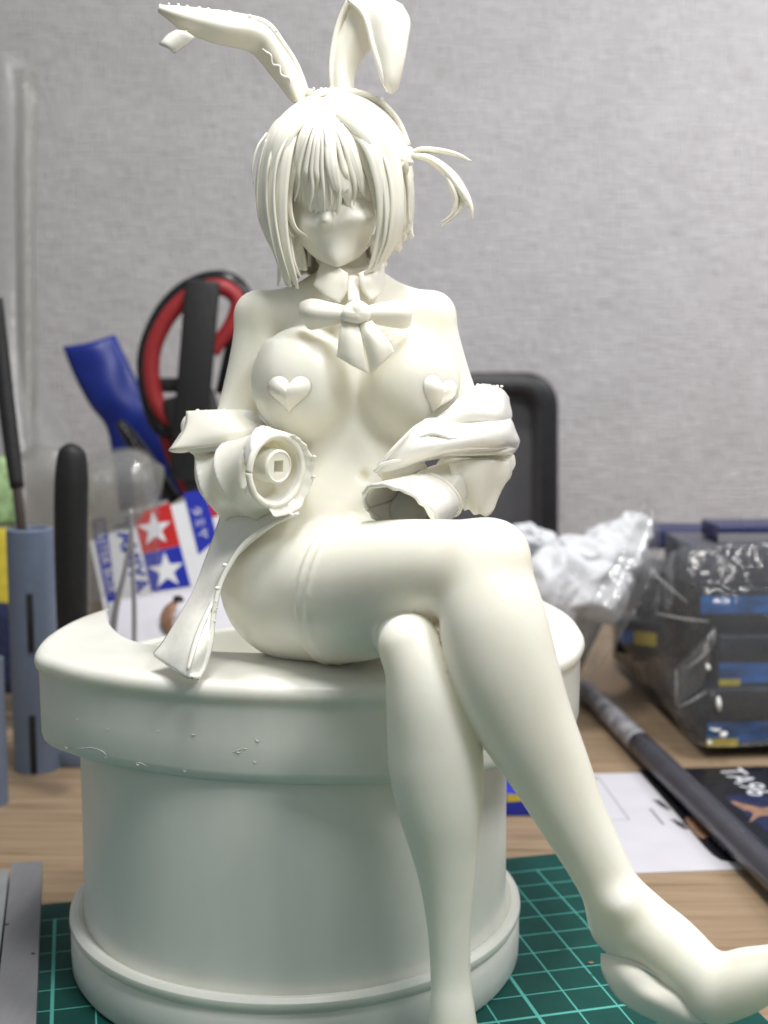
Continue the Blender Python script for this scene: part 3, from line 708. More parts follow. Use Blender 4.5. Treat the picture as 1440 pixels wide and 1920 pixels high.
sheet('bow_loop', [[(648, 576, 27.45), (647, 588, 27.35), (648, 602, 27.45)], [(620, 569, 27.6), (617, 588, 27.38), (616, 612, 27.6)], [(590, 562, 27.8), (584, 586, 27.5), (592, 616, 27.8)], [(572, 565, 27.95), (570, 588, 27.75), (585, 617, 27.95)], [(566, 570, 28.05), (567, 588, 28.0), (584, 612, 28.05)]], REST, fg, nu=6, nv=5, th=.16)
sheet('bow_loop', [[(688, 576, 27.45), (690, 588, 27.35), (688, 602, 27.45)], [(715, 570, 27.6), (718, 588, 27.36), (718, 609, 27.6)], [(742, 565, 27.75), (748, 588, 27.45), (744, 614, 27.75)], [(760, 567, 27.9), (763, 590, 27.7), (760, 615, 27.9)], [(766, 573, 28.0), (767, 590, 27.95), (765, 609, 28.0)]], REST, fg, nu=6, nv=5, th=.16)
sheet('bow_tail', [[(642, 600, 27.45), (656, 602, 27.35), (672, 604, 27.4)], [(637, 625, 27.3), (656, 632, 27.15), (680, 635, 27.2)], [(634, 655, 27.3), (658, 665, 27.1), (685, 668, 27.15)], [(631, 668, 27.35), (660, 685, 27.15), (692, 702, 27.2)]], REST, fg, nu=6, nv=6, th=.09)
sheet('bow_tail', [[(672, 604, 27.4), (684, 602, 27.3), (696, 600, 27.4)], [(680, 630, 27.2), (696, 628, 27.05), (714, 624, 27.15)], [(688, 665, 27.15), (708, 655, 27.0), (732, 645, 27.15)], [(696, 702, 27.2), (716, 682, 27.05), (738, 661, 27.2)]], REST, fg, nu=6, nv=6, th=.09)
bow_piece('bow_knot', [(640, 585, 27.3), (650, 570, 27.35), (670, 562, 27.3), (690, 572, 27.35), (698, 588, 27.35), (694, 602, 27.35), (676, 608, 27.3), (656, 606, 27.3), (642, 600, 27.3)], .24)

# ------------------------------------------------------------------ pushed-down shirt sleeves
def folds(fl, c, dirv, freq, amp, lo, hi, ph=0):
    S = fl.sl(lo, hi); xs, ys, zs = fl.xyz(S)
    t = (xs-c[0])*dirv[0]+(ys-c[1])*dirv[1]+(zs-c[2])*dirv[2]
    fl.A[S] += (amp*(2*np.abs(np.sin(.5*(t*freq+ph+.8*np.sin(xs*2.1+zs*1.7))))**.7-1)*1.15).astype(np.float32)
def cyl(fl, c, n, r, L_, sx=1.):
    """cylinder from c along n"""
    n = Vector(n).normalized(); B = fl.new(); R_ = max(r, L_)+.4
    S = fl.sl(np.array(c)-R_, np.array(c)+R_); x, y, z = fl.xyz(S)
    t = (x-c[0])*n.x+(y-c[1])*n.y+(z-c[2])*n.z
    rad = np.sqrt(np.maximum((x-c[0])**2+(y-c[1])**2+(z-c[2])**2-t*t, 0))-r
    B[S] = np.maximum(rad, np.abs(t)-L_); return B
fs = Field((-5.4, 25.6, 11.4), (-1.2, 31.2, 15.4), .04)
fs.add(fs.chain(pc([(438, 855, 29.7, 50), (420, 888, 29.2, 56), (446, 902, 28.4, 68), (480, 888, 27.7, 78), (515, 880, 27.1, 80)])), .1)
fs.add(fs.chain(pc([(392, 850, 29.2, 26), (400, 905, 28.8, 34), (440, 945, 28.3, 26), (500, 950, 27.6, 18)])), .2)
folds(fs, P(470, 890, 28), (.80, -.35, .50), 6.0, .07, (-5.4, 25.6, 11.4), (-1.2, 31.2, 15.4), .5)
# turned-down shoulder part
fs.add(fs.chain(pc([(366, 800, 29.7, 27), (410, 796, 29.2, 26), (460, 798, 29.0, 24), (485, 806, 28.9, 18)])), .08)
fs.add(fs.chain(pc([(372, 812, 29.4, 28), (345, 832, 29.1, 17), (322, 844, 28.9, 5)])), .2)
fs.add(fs.chain(pc([(364, 840, 28.9, 12), (420, 832, 28.5, 12), (470, 820, 28.4, 12), (520, 812, 28.2, 10)])), .08)
S = fs.sl((-5.4, 25.6, P(400, 772, 29.4).z-.02), (-1.2, 31.2, 15.4)); xs, ys, zs = fs.xyz(S)
fs.A[S] = np.maximum(fs.A[S], zs-P(400, 770, 29.4).z)
n1 = Vector((.72, -.69, -.06)).normalized(); oc = P(518, 882, 26.75)
xs, ys, zs = fs.full()
tt = (xs-oc.x)*n1.x+(ys-oc.y)*n1.y+(zs-oc.z)*n1.z
fs.A = np.maximum(fs.A, tt.astype(np.float32))
fs.cut(cyl(fs, oc, n1, .64, .5), .06)
fs.mesh('sleeve', RES, fg, relax=1, label='rolled sleeve with an open round cuff and a plug inside')
def ringpts(c, n, r, k=24, jit=0, e=1.0, a0=0, a1=2*math.pi):
    n = Vector(n).normalized(); u = n.cross(Vector((0, 0, 1))).normalized(); v = u.cross(n)
    out = []
    for i in range(k+1):
        t = a0+(a1-a0)*i/k
        out.append(Vector(c)+u*math.cos(t)*r*e+v*math.sin(t)*r+n*rnd.uniform(-jit, jit))
    return out
tube('cuff_rim', [(*p, .075+rnd.uniform(-.008, .008)) for p in ringpts(oc-n1*.01, n1, .75, 26, .012)], REST, fg, n=10, sub=3)
# wide cuff, open, irregular edge
def cuffsheet(name, ax0, ax1, r0, r1, n0, n1_, a0, a1, m, th=.08, e0=1, e1=1, jit=.03, K=26):
    A_ = ringpts(ax0, n0, r0, K, 0, e0, a0, a1); B_ = ringpts(ax1, n1_, r1, K, jit, e1, a0, a1); g = []
    for s in (0, .33, .66, 1): g.append([tuple(a.lerp(b, s)) for a, b in zip(A_, B_)])
    return sheet(name, g, m, fg, nu=2, nv=4, th=th, px=False)
cuffsheet('cuff_edge', oc-n1*.06, oc+n1*.02+Vector((.12, 0, -.10)), .76, .90, n1, n1, 1.9, 5.0, RESGT, .06, jit=.05)
nub += [(p, rnd.uniform(.02, .065)) for p in ringpts(oc+n1*.11+Vector((.10, 0, -.06)), n1, .90, 18, .03, a0=1.9, a1=5.0) if rnd.random() < .45]
# plug with square hole
def plug(c, n, r, hole, L_):
    n = Vector(n).normalized(); u = n.cross(Vector((0, 0, 1))).normalized(); v = u.cross(n); K = 40; V = []; f = []
    sq = []
    for i in range(K):
        t = 2*math.pi*i/K; cx, cz = math.cos(t), math.sin(t); s = hole/max(abs(cx), abs(cz)); sq.append((cx*s, cz*s))
    def ring(lst, off): V.extend([Vector(c)+u*a+v*b+n*off for a, b in lst])
    cr = lambda q: [(math.cos(2*math.pi*i/K)*q, math.sin(2*math.pi*i/K)*q) for i in range(K)]
    ring(cr(r), -L_); ring(cr(r), -.04); ring(cr(r-.04), 0); ring(cr(r*.86), 0); ring(cr(r*.80), -.03); ring(sq, -.03); ring(sq, -.3); ring([(0, 0)]*K, -.3)
    for a in range(7):
        for j in range(K): f.append((a*K+j, a*K+(j+1) % K, (a+1)*K+(j+1) % K, (a+1)*K+j))
    return V, f
V, f = plug(oc+n1*.02+Vector((.06, 0, .08)), n1, .37, .13, .9)
sharp(pydata('wrist_plug', V, f, REST, fg), 40)

fs = Field((-1.0, 25.2, 11.4), (3.6, 31.2, 15.9), .04)
fs.add(fs.chain(pc([(905, 850, 29.5, 52), (900, 890, 29.0, 48), (850, 905, 28.2, 50), (800, 925, 27.4, 47), (765, 950, 26.8, 46)])), .1)
fs.add(fs.chain(pc([(850, 880, 28.6, 38), (895, 905, 28.6, 40), (912, 940, 28.6, 20), (916, 964, 28.6, 5)]), ay=.7), .15)
fs.add(fs.chain(pc([(925, 870, 29.0, 34), (945, 885, 29.0, 22), (938, 905, 29.0, 14)])), .12)
folds(fs, P(870, 900, 28), (.75, -.3, -.55), 5.6, .08, (-1.0, 25.2, 11.4), (3.6, 31.2, 15.9), .2)
fs.add(fs.chain(pc([(958, 858, 29.1, 8), (954, 872, 29.1, 12), (942, 880, 29.1, 8)])), .05)
n2 = Vector((-.42, -.60, -.68)).normalized(); o2c = P(748, 958, 26.2)
fs.cut(cyl(fs, P(752, 955, 26.4), n2, .50, 1.15), .1)
xs, ys, zs = fs.full()
tt = (xs-o2c.x)*n2.x+(ys-o2c.y)*n2.y+(zs-o2c.z)*n2.z
fs.A = np.maximum(fs.A, tt.astype(np.float32))
fs.mesh('sleeve', RES, fg, relax=1, label='bunched sleeve over the crossed thigh')
nc = Vector((-.50, -.55, -.55)).normalized()
cuffsheet('cuff', P(818, 928, 27.55), P(748, 958, 25.95), .60, .80, nc, n2, 0, 2*math.pi, RESGT, .10, 1.0, 1.0, .03)
tube('cuff_rim', [(*p, .055+rnd.uniform(-.015, .02)) for p in ringpts(P(748, 958, 25.93), n2, .80, 40, .03)], RESGT, fg, n=8, sub=2)
tube('cuff_seam', [(*p, .05) for p in ringpts(P(818, 928, 27.5), nc, .62, 26, 0)], REST, fg, n=8, sub=2)
# broad glossy band of the pushed-down shirt on the right
sheet('shirt_band', [
    [(893, 730, 28.9), (915, 722, 28.8), (940, 728, 28.9), (956, 744, 29.4)],
    [(868, 745, 28.3), (905, 748, 28.1), (940, 756, 28.4), (957, 770, 29.3)],
    [(830, 772, 27.7), (870, 768, 27.5), (925, 782, 27.9), (953, 786, 29.2)],
    [(795, 795, 27.3), (850, 800, 27.35), (920, 800, 28.2), (950, 792, 29.4)]], RESGT, fg, nu=8, nv=6, th=.12, wob=.05, wf=(2.0, 6), label='upper glossy fold of the pushed-down shirt')
sheet('shirt_band', [
    [(800, 786, 27.25), (860, 792, 27.2), (920, 790, 27.9), (952, 786, 29.1)],
    [(770, 808, 26.95), (850, 818, 26.85), (930, 806, 27.6), (964, 803, 29.0)],
    [(738, 838, 26.8), (832, 836, 26.75), (930, 832, 27.5), (976, 826, 28.9)],
    [(714, 866, 26.8), (822, 850, 27.0), (925, 846, 27.9), (964, 844, 29.1)],
    [(703, 884, 26.9), (812, 862, 27.4), (915, 854, 28.4), (945, 850, 29.3)]], RESGT, fg, nu=8, nv=6, th=.13, wob=.045, wf=(3.2, 7), label='lower glossy fold of the pushed-down shirt')
tpx('band_crease', [(770, 826, 26.85, 3), (812, 812, 26.8, 5), (850, 822, 26.75, 4), (900, 815, 27.25, 5), (950, 812, 28.3, 3)], RESGT, fg, n=8)
tpx('band_crease', [(822, 790, 27.3, 3), (860, 772, 27.45, 6), (905, 768, 27.95, 5), (945, 772, 28.8, 2)], RESGT, fg, n=8)
sheet('shirt_fold', [
    [(840, 868, 27.4), (878, 862, 27.5), (925, 862, 28.0), (955, 866, 28.8)],
    [(848, 895, 27.5), (885, 900, 27.6), (925, 892, 28.1), (952, 890, 28.8)],
    [(860, 935, 27.9), (892, 942, 27.9), (920, 930, 28.3), (935, 918, 28.8)],
    [(872, 956, 28.2), (895, 962, 28.2), (912, 968, 28.3), (922, 948, 28.6)]], REST, fg, nu=7, nv=6, th=.08, wob=.05, wf=(5, 3), label='angular hanging fold below the glossy bands')
tpx('band_edge', [(703, 884, 26.85, 4), (722, 868, 26.75, 4), (770, 860, 26.85, 4), (830, 850, 27.05, 5), (890, 850, 27.5, 5), (945, 846, 28.1, 5), (965, 840, 28.9, 4)], RESGT, fg, n=8)
tpx('band_edge', [(703, 884, 26.85, 3), (735, 845, 26.72, 4), (768, 812, 26.85, 4), (800, 788, 27.15, 4)], RESGT, fg, n=8)
sheet('shirt_band', [
    [(703, 884, 27.0), (740, 868, 27.1), (790, 858, 27.5)],
    [(712, 894, 27.1), (745, 885, 27.3), (800, 875, 27.7)],
    [(722, 905, 27.3), (755, 900, 27.5), (800, 892, 27.9)]], REST, fg, nu=5, nv=4, th=.08, label='inner fold below the glossy band')
sheet('shirt_lapel', [
    [(482, 772, 29.4), (440, 769, 29.0), (395, 770, 29.0), (350, 772, 29.3)],
    [(486, 790, 29.0), (440, 790, 28.6), (395, 795, 28.6), (347, 800, 29.0)],
    [(500, 802, 28.7), (450, 808, 28.3), (395, 818, 28.4), (334, 824, 28.8)],
    [(505, 810, 28.6), (455, 824, 28.3), (395, 838, 28.4), (316, 845, 28.7)]], REST, fg, nu=6, nv=5, th=.12, label='turned-down shirt edge with a pointed corner')
nub += [(P(x, 769+(x % 3), 29.2), .04) for x in range(372, 425, 8)]
nub += [(P(896+i*7.5, 722+(i > 3)*1.5, 28.95), .045) for i in range(7)]
# long shirt tail hanging to the drum rim
sheet('shirt_tail', [
    [(420, 940, 28.6), (470, 955, 28.0), (520, 962, 27.4), (560, 962, 27.0)],
    [(408, 985, 28.4), (440, 995, 27.9), (475, 998, 27.5), (515, 982, 27.1)],
    [(385, 1050, 28.0), (408, 1055, 27.6), (430, 1055, 27.3), (447, 1035, 27.1)],
    [(362, 1110, 27.6), (380, 1115, 27.2), (400, 1112, 26.9), (415, 1090, 26.9)],
    [(330, 1165, 27.2), (352, 1175, 26.6), (380, 1170, 26.4), (400, 1150, 26.6)],
    [(305, 1205, 26.9), (335, 1220, 26.25), (368, 1222, 25.9), (395, 1205, 26.3)],
    [(289, 1224, 26.8), (322, 1246, 26.2), (352, 1262, 25.75), (384, 1248, 26.1)],
    [(292, 1228, 26.8), (325, 1250, 26.2), (358, 1270, 25.7), (371, 1274, 25.8)]], RESGT, fg, nu=8, nv=6, th=.10, label='long glossy shirt tail hanging down to the drum rim')
tpx('tail_fold', [(425, 1062, 27.0, 3), (402, 1120, 26.75, 6), (377, 1175, 26.25, 7), (363, 1215, 25.9, 7), (352, 1256, 25.6, 4)], RESGT, fg, n=8, flat=.6)
tpx('tail_edge', [(560, 962, 26.95, 3), (515, 981, 27.05, 4), (475, 1005, 27.05, 5), (445, 1036, 27.0, 5), (415, 1090, 26.8, 5), (401, 1150, 26.5, 5), (395, 1205, 26.2, 5), (384, 1248, 26.0, 4), (371, 1274, 25.8, 3)], RESGT, fg, n=8)
nub += [(P(x, y, 26.4), .045) for x, y in [(421, 1060), (407, 1104), (404, 1128), (408, 1140), (402, 1163), (398, 1190), (388, 1241)]]
balls('casting_nubs', nub, REST, fg, kind='stuff')
# ------------------------------------------------------------------ shoes
tpx('shoe_rim', [(1128, 1790, 22.65, 3), (1160, 1797, 22.3, 4), (1208, 1814, 21.95, 4), (1262, 1842, 21.7, 4), (1308, 1866, 21.6, 3), (1330, 1874, 21.5, 2)], REST, fg, n=8)
sheet('shoe_sole', [
    [(1128, 1792, 22.7), (1144, 1786, 22.6), (1165, 1792, 22.5)],
    [(1130, 1820, 22.5), (1165, 1818, 22.1), (1200, 1815, 22.0)],
    [(1150, 1858, 22.3), (1195, 1852, 21.8), (1250, 1845, 21.8)],
    [(1180, 1888, 22.1), (1235, 1882, 21.6), (1300, 1872, 21.6)],
    [(1250, 1925, 21.9), (1310, 1920, 21.5), (1350, 1912, 21.6)]], REST, fg, nu=6, nv=5, th=.10)
tpx('shoe_heel', [(1205, 1862, 22.3, 20), (1235, 1888, 22.3, 12), (1278, 1926, 22.3, 8), (1330, 1985, 22.2, 6)], REST, fg, n=12)

# ================================================================== DESK CLUTTER
# blue-grey pen stand, left
ps = root('tool_tube', 'tall blue-grey plastic tube with vertical slots at the left edge', 'tool holder', tuple(G(58, 1458, TZ)))
c = G(60, 1452, TZ); c.y += .8; rT = .86; hT = P(60, 990, c.y).z-TZ; c.z = TZ+.003
lathe('tube_wall', [(rT, 0), (rT, hT-.05), (rT-.06, hT), (rT-.2, hT), (rT-.24, hT-.1), (rT-.24, .3), (.01, .3)], c, SLATE, ps, n=48)
for (y0, y1, xo) in [(1114, 1223, 57), (1342, 1450, 62)]:
    a = P(xo, y0, c.y-rT-.01); b_ = P(xo, y1, c.y-rT-.01)
    box('slot', ((a+b_)/2), (.24, .06, (a-b_).length), DARK, ps, bev=.02)
t2 = root('tool_tube', 'lower blue-grey plastic tube cut off by the left edge', 'tool holder', tuple(G(2, 1500, TZ)))
a = G(-14, 1505, TZ+.003); hh = P(0, 1235, a.y).z-TZ
lathe('tube_wall', [(.55, 0), (.55, hh), (.45, hh), (.45, .3), (.01, .3)], a, SLATE, t2, n=40)
a = G(122, 1448, TZ); t3 = box('tube_foot', (a.x, a.y+.9, TZ+.35), (2.2, .8, .7), SLATE, bev=.06)
tag(t3, 'small blue-grey plastic foot block between tube and drum', 'tool holder')
# paintbrush-like stick in the tube
b2 = root('craft_knife', 'thin black handled tool leaning out of the blue-grey tube', 'tool', tuple(P(45, 1000, 46)))
tpx('handle', [(-8, 560, 47, 13), (6, 700, 46.8, 15), (20, 820, 46.5, 15), (32, 915, 46.2, 13)], BLACK, b2, n=14)
tpx('ferrule', [(31, 905, 46.2, 9), (40, 985, 46, 9), (50, 1060, 45.8, 8)], mat('brown_metal', (.08, .06, .055), .4, metal=.4), b2, n=12)
# black rubber handle
h2 = tpx('black_tool_handle', [(137, 832, 43, 6), (136, 838, 43, 17), (135, 852, 43, 26), (134, 900, 43, 31), (133, 980, 43, 31), (134, 1080, 43, 30), (136, 1180, 43, 28), (138, 1300, 43, 24)], BLACK, None, n=24, sub=5)
tag(h2, 'thick upright black rubber handle with rounded top behind the drum', 'tool')
# blue plastic strip
s1 = sheet('blue_strip', [[(118, 650, 60), (168, 642, 60), (215, 628, 60.5)], [(140, 705, 60), (195, 690, 60), (240, 680, 60.5)], [(170, 760, 60), (215, 740, 59.8), (262, 725, 60.5)], [(200, 800, 60), (245, 775, 59.8), (290, 765, 60.5)], [(212, 860, 60), (262, 840, 60), (330, 830, 60.5)], [(225, 960, 60), (300, 940, 60), (370, 930, 60)]], BLUE, None, th=.3, nu=5, nv=5)
tag(s1, 'bright blue curved plastic strip with square end by the scissors', 'tool')
# scissors with red inner loops
sc_ = root('scissors', 'black handled scissors with red finger loop standing behind the figurine', 'scissors', tuple(P(350, 900, 56)))
def loop(pts, w_, m, nm, Y0, flat=1): return tpx(nm, [(*p, Y0, w_) for p in pts]+[(*pts[0], Y0, w_)], m, sc_, n=14, flat=flat)
L1 = [(300, 770), (282, 720), (280, 660), (300, 600), (340, 555), (385, 530), (425, 530), (452, 552), (455, 585), (435, 620), (410, 650), (390, 700), (372, 745), (350, 780)]
tpx('finger_loop', [(340, 785, 56, 15), (312, 782, 56, 15), (288, 735, 56, 16), (285, 665, 56, 16), (308, 605, 56, 16), (345, 562, 56, 16), (388, 540, 56, 16), (425, 542, 56, 16), (446, 566, 56, 15), (436, 605, 56, 15), (412, 640, 56, 14), (398, 660, 56, 14)], RED, sc_, n=14)
tpx('outer_grip', [(330, 808, 56.3, 13), (296, 798, 56.3, 14), (275, 735, 56.3, 14), (272, 662, 56.3, 14), (297, 595, 56.3, 14), (338, 548, 56.3, 15), (388, 525, 56.3, 16), (432, 528, 56.3, 17), (460, 560, 56.3, 16), (452, 610, 56.3, 16), (440, 660, 56.3, 20), (425, 740, 56.3, 22)], BLACKG, sc_, n=14)
box('shank', P(365, 715, 55.3), (1.5, .5, 8.8), BLACK, sc_, rot=Matrix.Rotation(.10, 3, 'Y'), bev=.15)
box('cross_bar', P(330, 722, 56.3), (2.0, .4, .65), BLACK, sc_, bev=.1)
box('blade_guard', P(385, 860, 55.6), (2.3, .6, 6), BLACK, sc_, rot=Matrix.Rotation(-.25, 3, 'Y'), bev=.2)
s3 = tpx('red_handle', [(300, 770, 57, 20), (320, 830, 57, 30), (350, 890, 57, 38), (385, 960, 57, 34)], DRED, None, n=16, flat=.6)
tag(s3, 'dark red plastic grip below the scissor loop', 'tool')
s4 = tpx('black_clip', [(222, 790, 58, 10), (236, 808, 58, 18), (262, 845, 58, 22), (295, 890, 58, 20), (330, 940, 58, 18)], BLACKG, None, n=14, flat=.7)
tag(s4, 'small black clip in front of the blue strip', 'clip')
# tweezers
tw = root('tweezers', 'slim steel tweezers standing point up in front of the starred carton', 'tweezers', tuple(P(240, 1200, 45)))
tpx('tweezer_arm', [(246, 955, 45, 5), (244, 1010, 45, 6), (232, 1080, 45, 9), (216, 1150, 45, 12), (205, 1290, 45, 12)], STEEL, tw, n=10, flat=.5)
tpx('tweezer_arm', [(246, 955, 45.3, 5), (248, 1010, 45.3, 6), (250, 1080, 45.3, 8), (252, 1150, 45.3, 9), (252, 1290, 45.3, 9)], STEEL, tw, n=10, flat=.5)
# starred carton
bx = root('starred_carton', 'white carton with red and blue star squares leaning behind the drum', 'box', tuple(P(280, 1150, 52)))
A_, B_, Cc, D_ = P(168, 978, 53), P(410, 925, 53), P(470, 1120, 51.5), P(205, 1215, 51.5)
ux = (B_-A_).normalized(); nb = ux.cross((D_-A_)).normalized()
uy = nb.cross(ux).normalized()
if nb.y > 0: nb = -nb
if uy.z > 0: uy = -uy
def onbox(px, py, off=.02):
    d = (P(px, py, 10)-Vector((0, 0, H))); t = (A_+nb*off-Vector((0, 0, H))).dot(nb)/d.dot(nb)
    return Vector((0, 0, H))+d*t
cr = [onbox(162, 985, 0), onbox(425, 922, 0), onbox(480, 1165, 0), onbox(212, 1225, 0)]
bk = [p-nb*2.5 for p in cr]
sharp(pydata('carton_body', cr+bk, [(0, 1, 2, 3), (7, 6, 5, 4), (0, 4, 5, 1), (1, 5, 6, 2), (2, 6, 7, 3), (3, 7, 4, 0)], PWHITE, bx, smooth=False), 30)
def quad(name, pts, m, par, off=.02): return flatpoly(name, [onbox(x, y, off) for x, y in pts], m, par)
quad('red_square', [(250, 966), (318, 942), (338, 1022), (268, 1038)], PRED, bx)
quad('blue_square', [(268, 1039), (338, 1023), (358, 1099), (284, 1110)], PBLUE, bx)
quad('blue_band', [(344, 925), (384, 917), (408, 1010), (372, 1040)], PBLUE, bx)
quad('blue_panel', [(170, 976), (198, 969), (218, 1125), (202, 1135)], PBLUE, bx)
def starp(cx, cy, r, M2):
    pts = []
    for k in range(10):
        t = -math.pi/2+k*math.pi/5; rr = r if k % 2 == 0 else r*.40
        pts.append((cx+rr*math.cos(t+M2), cy+rr*math.sin(t+M2)*1.02))
    return pts
for (cx, cy, r) in [(290, 992, 33), (312, 1070, 35)]:
    pts = starp(cx, cy, r, -.12); c3 = onbox(cx, cy, .04); vs = [onbox(x, y, .04) for x, y in pts]+[c3]
    pydata('star', vs, [(i, (i+1) % 10, 10) for i in range(10)], PWHITE, bx, smooth=False)
def onboxM(px, py, px2, py2):
    """frame on the carton whose x axis runs from the first pixel to the second"""
    a = onbox(px, py, .04); b = onbox(px2, py2, .04); X = (b-a).normalized(); Z = nb; Yv = Z.cross(X)
    m = Matrix((X, Yv, Z)).transposed().to_4x4(); m.translation = (a+b)/2; return m, (b-a).length
m_, L_ = onboxM(222, 965, 268, 1118); text('TAMIYA', PBLUE, bx, m_, .92, bold=.02)
m_, L_ = onboxM(184, 985, 208, 1105); text('MASTER BOX', PWHITE, bx, m_, .52)
m_, L_ = onboxM(362, 940, 385, 1020); text('タミヤ', PWHITE, bx, m_, .5)
quad('red_mark', [(391, 945), (404, 942), (411, 966), (398, 970)], PRED, bx)
# tub / card below the carton with a hand print
cd2 = root('instruction_card', 'pale card with a beige hand picture behind the drum lid', 'card', tuple(P(300, 1180, 47)))
sheet('card_sheet', [[(200, 1130, 49), (320, 1110, 49), (470, 1100, 49)], [(200, 1190, 47.5), (330, 1175, 47.5), (500, 1165, 47.5)], [(200, 1260, 46), (330, 1245, 46), (560, 1240, 46)]], PAPER, cd2, th=.06)
tpx('hand_print', [(330, 1128, 47.7, 10), (318, 1142, 47.5, 18), (312, 1162, 47.2, 17), (318, 1185, 47.0, 12)], PSKIN, cd2, n=12, flat=.3)
tpx('dark_mark', [(326, 1124, 47.6, 6), (336, 1122, 47.6, 6), (342, 1128, 47.6, 5)], BLACK, cd2, n=8)
# clear pouch standing at left
po = sheet('clear_pouch', [[(165, 850, 50), (235, 838, 49.6), (275, 845, 49.5), (295, 870, 50)], [(166, 900, 49.8), (225, 890, 48.5), (262, 890, 48.4), (296, 900, 49.8)], [(168, 1000, 50), (225, 990, 49), (262, 990, 49), (300, 1000, 50)], [(170, 1120, 50), (225, 1120, 49.5), (262, 1120, 49.5), (300, 1120, 50)]], FILM, None, nu=6, nv=6, th=.03)
tag(po, 'crinkled clear plastic pouch behind the tweezers', 'plastic bag')
bg = sheet('hanging_bag', [[(-60, 85, 64), (0, 95, 62), (35, 108, 63), (72, 135, 66)], [(-60, 160, 63), (5, 150, 61), (40, 150, 62), (68, 170, 66)], [(-60, 400, 63), (10, 395, 61.5), (45, 400, 62), (66, 400, 66)], [(-60, 650, 62), (10, 650, 60), (50, 650, 61), (68, 650, 65)], [(-60, 880, 60), (20, 880, 57), (80, 870, 58), (160, 870, 62)], [(-60, 990, 58), (20, 990, 55), (80, 990, 56), (170, 990, 60)]], FILM2, None, nu=6, nv=6, th=.03)
sheet('bag_seam', [[(24, 128, 61.8), (48, 130, 61.6), (72, 142, 62)], [(30, 400, 61), (50, 400, 60.8), (66, 400, 61.4)], [(32, 700, 60), (52, 700, 59.6), (69, 700, 60.5)], [(40, 860, 58), (56, 860, 57.6), (72, 860, 58.6)]], FILM3, bg, nu=4, nv=6, th=.03)
tag(bg, 'tall clear plastic bag hanging against the wall at the left edge', 'plastic bag')
bh = root('crumpled_bag', 'low hazy crumpled plastic bag behind the black handle', 'plastic bag', tuple(P(150, 980, 54)))
sheet('bag_front', [[(40, 850, 55), (90, 838, 54), (150, 862, 53.5), (215, 842, 54), (262, 846, 54), (300, 880, 55)], [(40, 900, 54), (90, 895, 53), (150, 905, 52.6), (215, 895, 53), (262, 900, 53), (300, 920, 54)], [(40, 1000, 54), (90, 1000, 53.2), (150, 1000, 53), (215, 1000, 53), (262, 1000, 53), (300, 1000, 54)], [(40, 1180, 54), (90, 1180, 53.5), (150, 1180, 53), (215, 1180, 53), (262, 1180, 53), (300, 1180, 54)]], FILM3, bh, nu=7, nv=6, th=.03, wob=.25, wf=(3, 5))
# coloured packets far left
pk = root('green_packet', 'pale green and yellow printed packet at the left edge behind the tube', 'packet', tuple(G(10, 1300, TZ)))
sheet('packet_front', [[(-60, 850, 55), (-20, 850, 54.8), (22, 860, 55)], [(-60, 920, 54.8), (-20, 920, 54.5), (30, 920, 54.8)], [(-60, 985, 54.6), (-20, 985, 54.4), (38, 985, 54.6)]], PGREEN, pk, th=.2)
sheet('packet_side', [[(-60, 990, 54), (20, 990, 53.8), (108, 985, 54)], [(-60, 1080, 53.5), (20, 1080, 53.2), (108, 1080, 53.5)], [(-60, 1180, 53), (20, 1180, 52.6), (108, 1180, 53)]], PYEL, pk, th=.2)
sheet('packet_base', [[(-60, 1130, 52), (10, 1130, 51.8), (110, 1150, 52)], [(-60, 1200, 51.6), (10, 1200, 51.4), (110, 1210, 51.6)], [(-60, 1300, 51.2), (10, 1300, 51), (110, 1300, 51.2)]], PNAVY, pk, th=.2)

# grey aluminium rule bottom left
q = [G(-40, 1622, .12), G(78, 1615, .12), G(64, 1935, .12), G(-60, 1935, .12)]
def slab(name, top, th, m, parent=None, **k):
    bot = [p-Vector((0, 0, th)) for p in top]; n = len(top)
    f = [tuple(range(n)), tuple(range(n, 2*n))[::-1]]+[(i, (i+1) % n, n+(i+1) % n, n+i) for i in range(n)]
    return pydata(name, list(top)+bot, f, m, parent, smooth=False, **k)
ru = root('metal_rule', 'flat grey aluminium rule with a raised lip lying on the mat at bottom left', 'ruler', (G(40, 1800, .2)))
slab('blade', [G(22, 1617, .45), G(79, 1615, .45), G(66, 1950, .45), G(-14, 1950, .45)], .43, ALU, ru)
slab('lip', [G(-80, 1632, .40), G(17, 1632, .40), G(-20, 1950, .40), G(-120, 1950, .40)], .38, mat('worn_aluminium', (.27, .28, .29), .4, .1, 1), ru)
for (x, y) in [(13, 1733), (62, 1788)]:
    p = G(x, y, .455); box('dark_speck', p+Vector((0, 0, .004)), (.09, .05, .01), DARK, ru, bev=0)

# tray leaning at right behind the figurine
tr = root('leaning_tray', 'dark grey tray with rounded corners leaning against the wall behind the figurine', 'tray', tuple(P(960, 1000, 68)))
def rrect(x0, y0, x1, y1, r, Y, k=8):
    out = []
    for cx, cy, a0 in ((x1-r, y0+r, -90), (x1-r, y1-r, 0), (x0+r, y1-r, 90), (x0+r, y0+r, 180)):
        for i in range(k+1):
            t = math.radians(a0+90*i/k); out.append(tuple(P(cx+r*math.cos(t), cy+r*math.sin(t), Y)))
    return out
Lt = [rrect(560, 698, 1047, 1260, 62, 70), rrect(560, 698, 1046, 1260, 62, 69.2), rrect(566, 704, 1040, 1255, 58, 69.0), rrect(585, 728, 1014, 1235, 40, 69.0), rrect(592, 735, 1006, 1230, 34, 69.4), rrect(598, 742, 998, 1225, 30, 70.5)]
V = [p for r in Lt for p in r]; K = len(Lt[0]); f = []
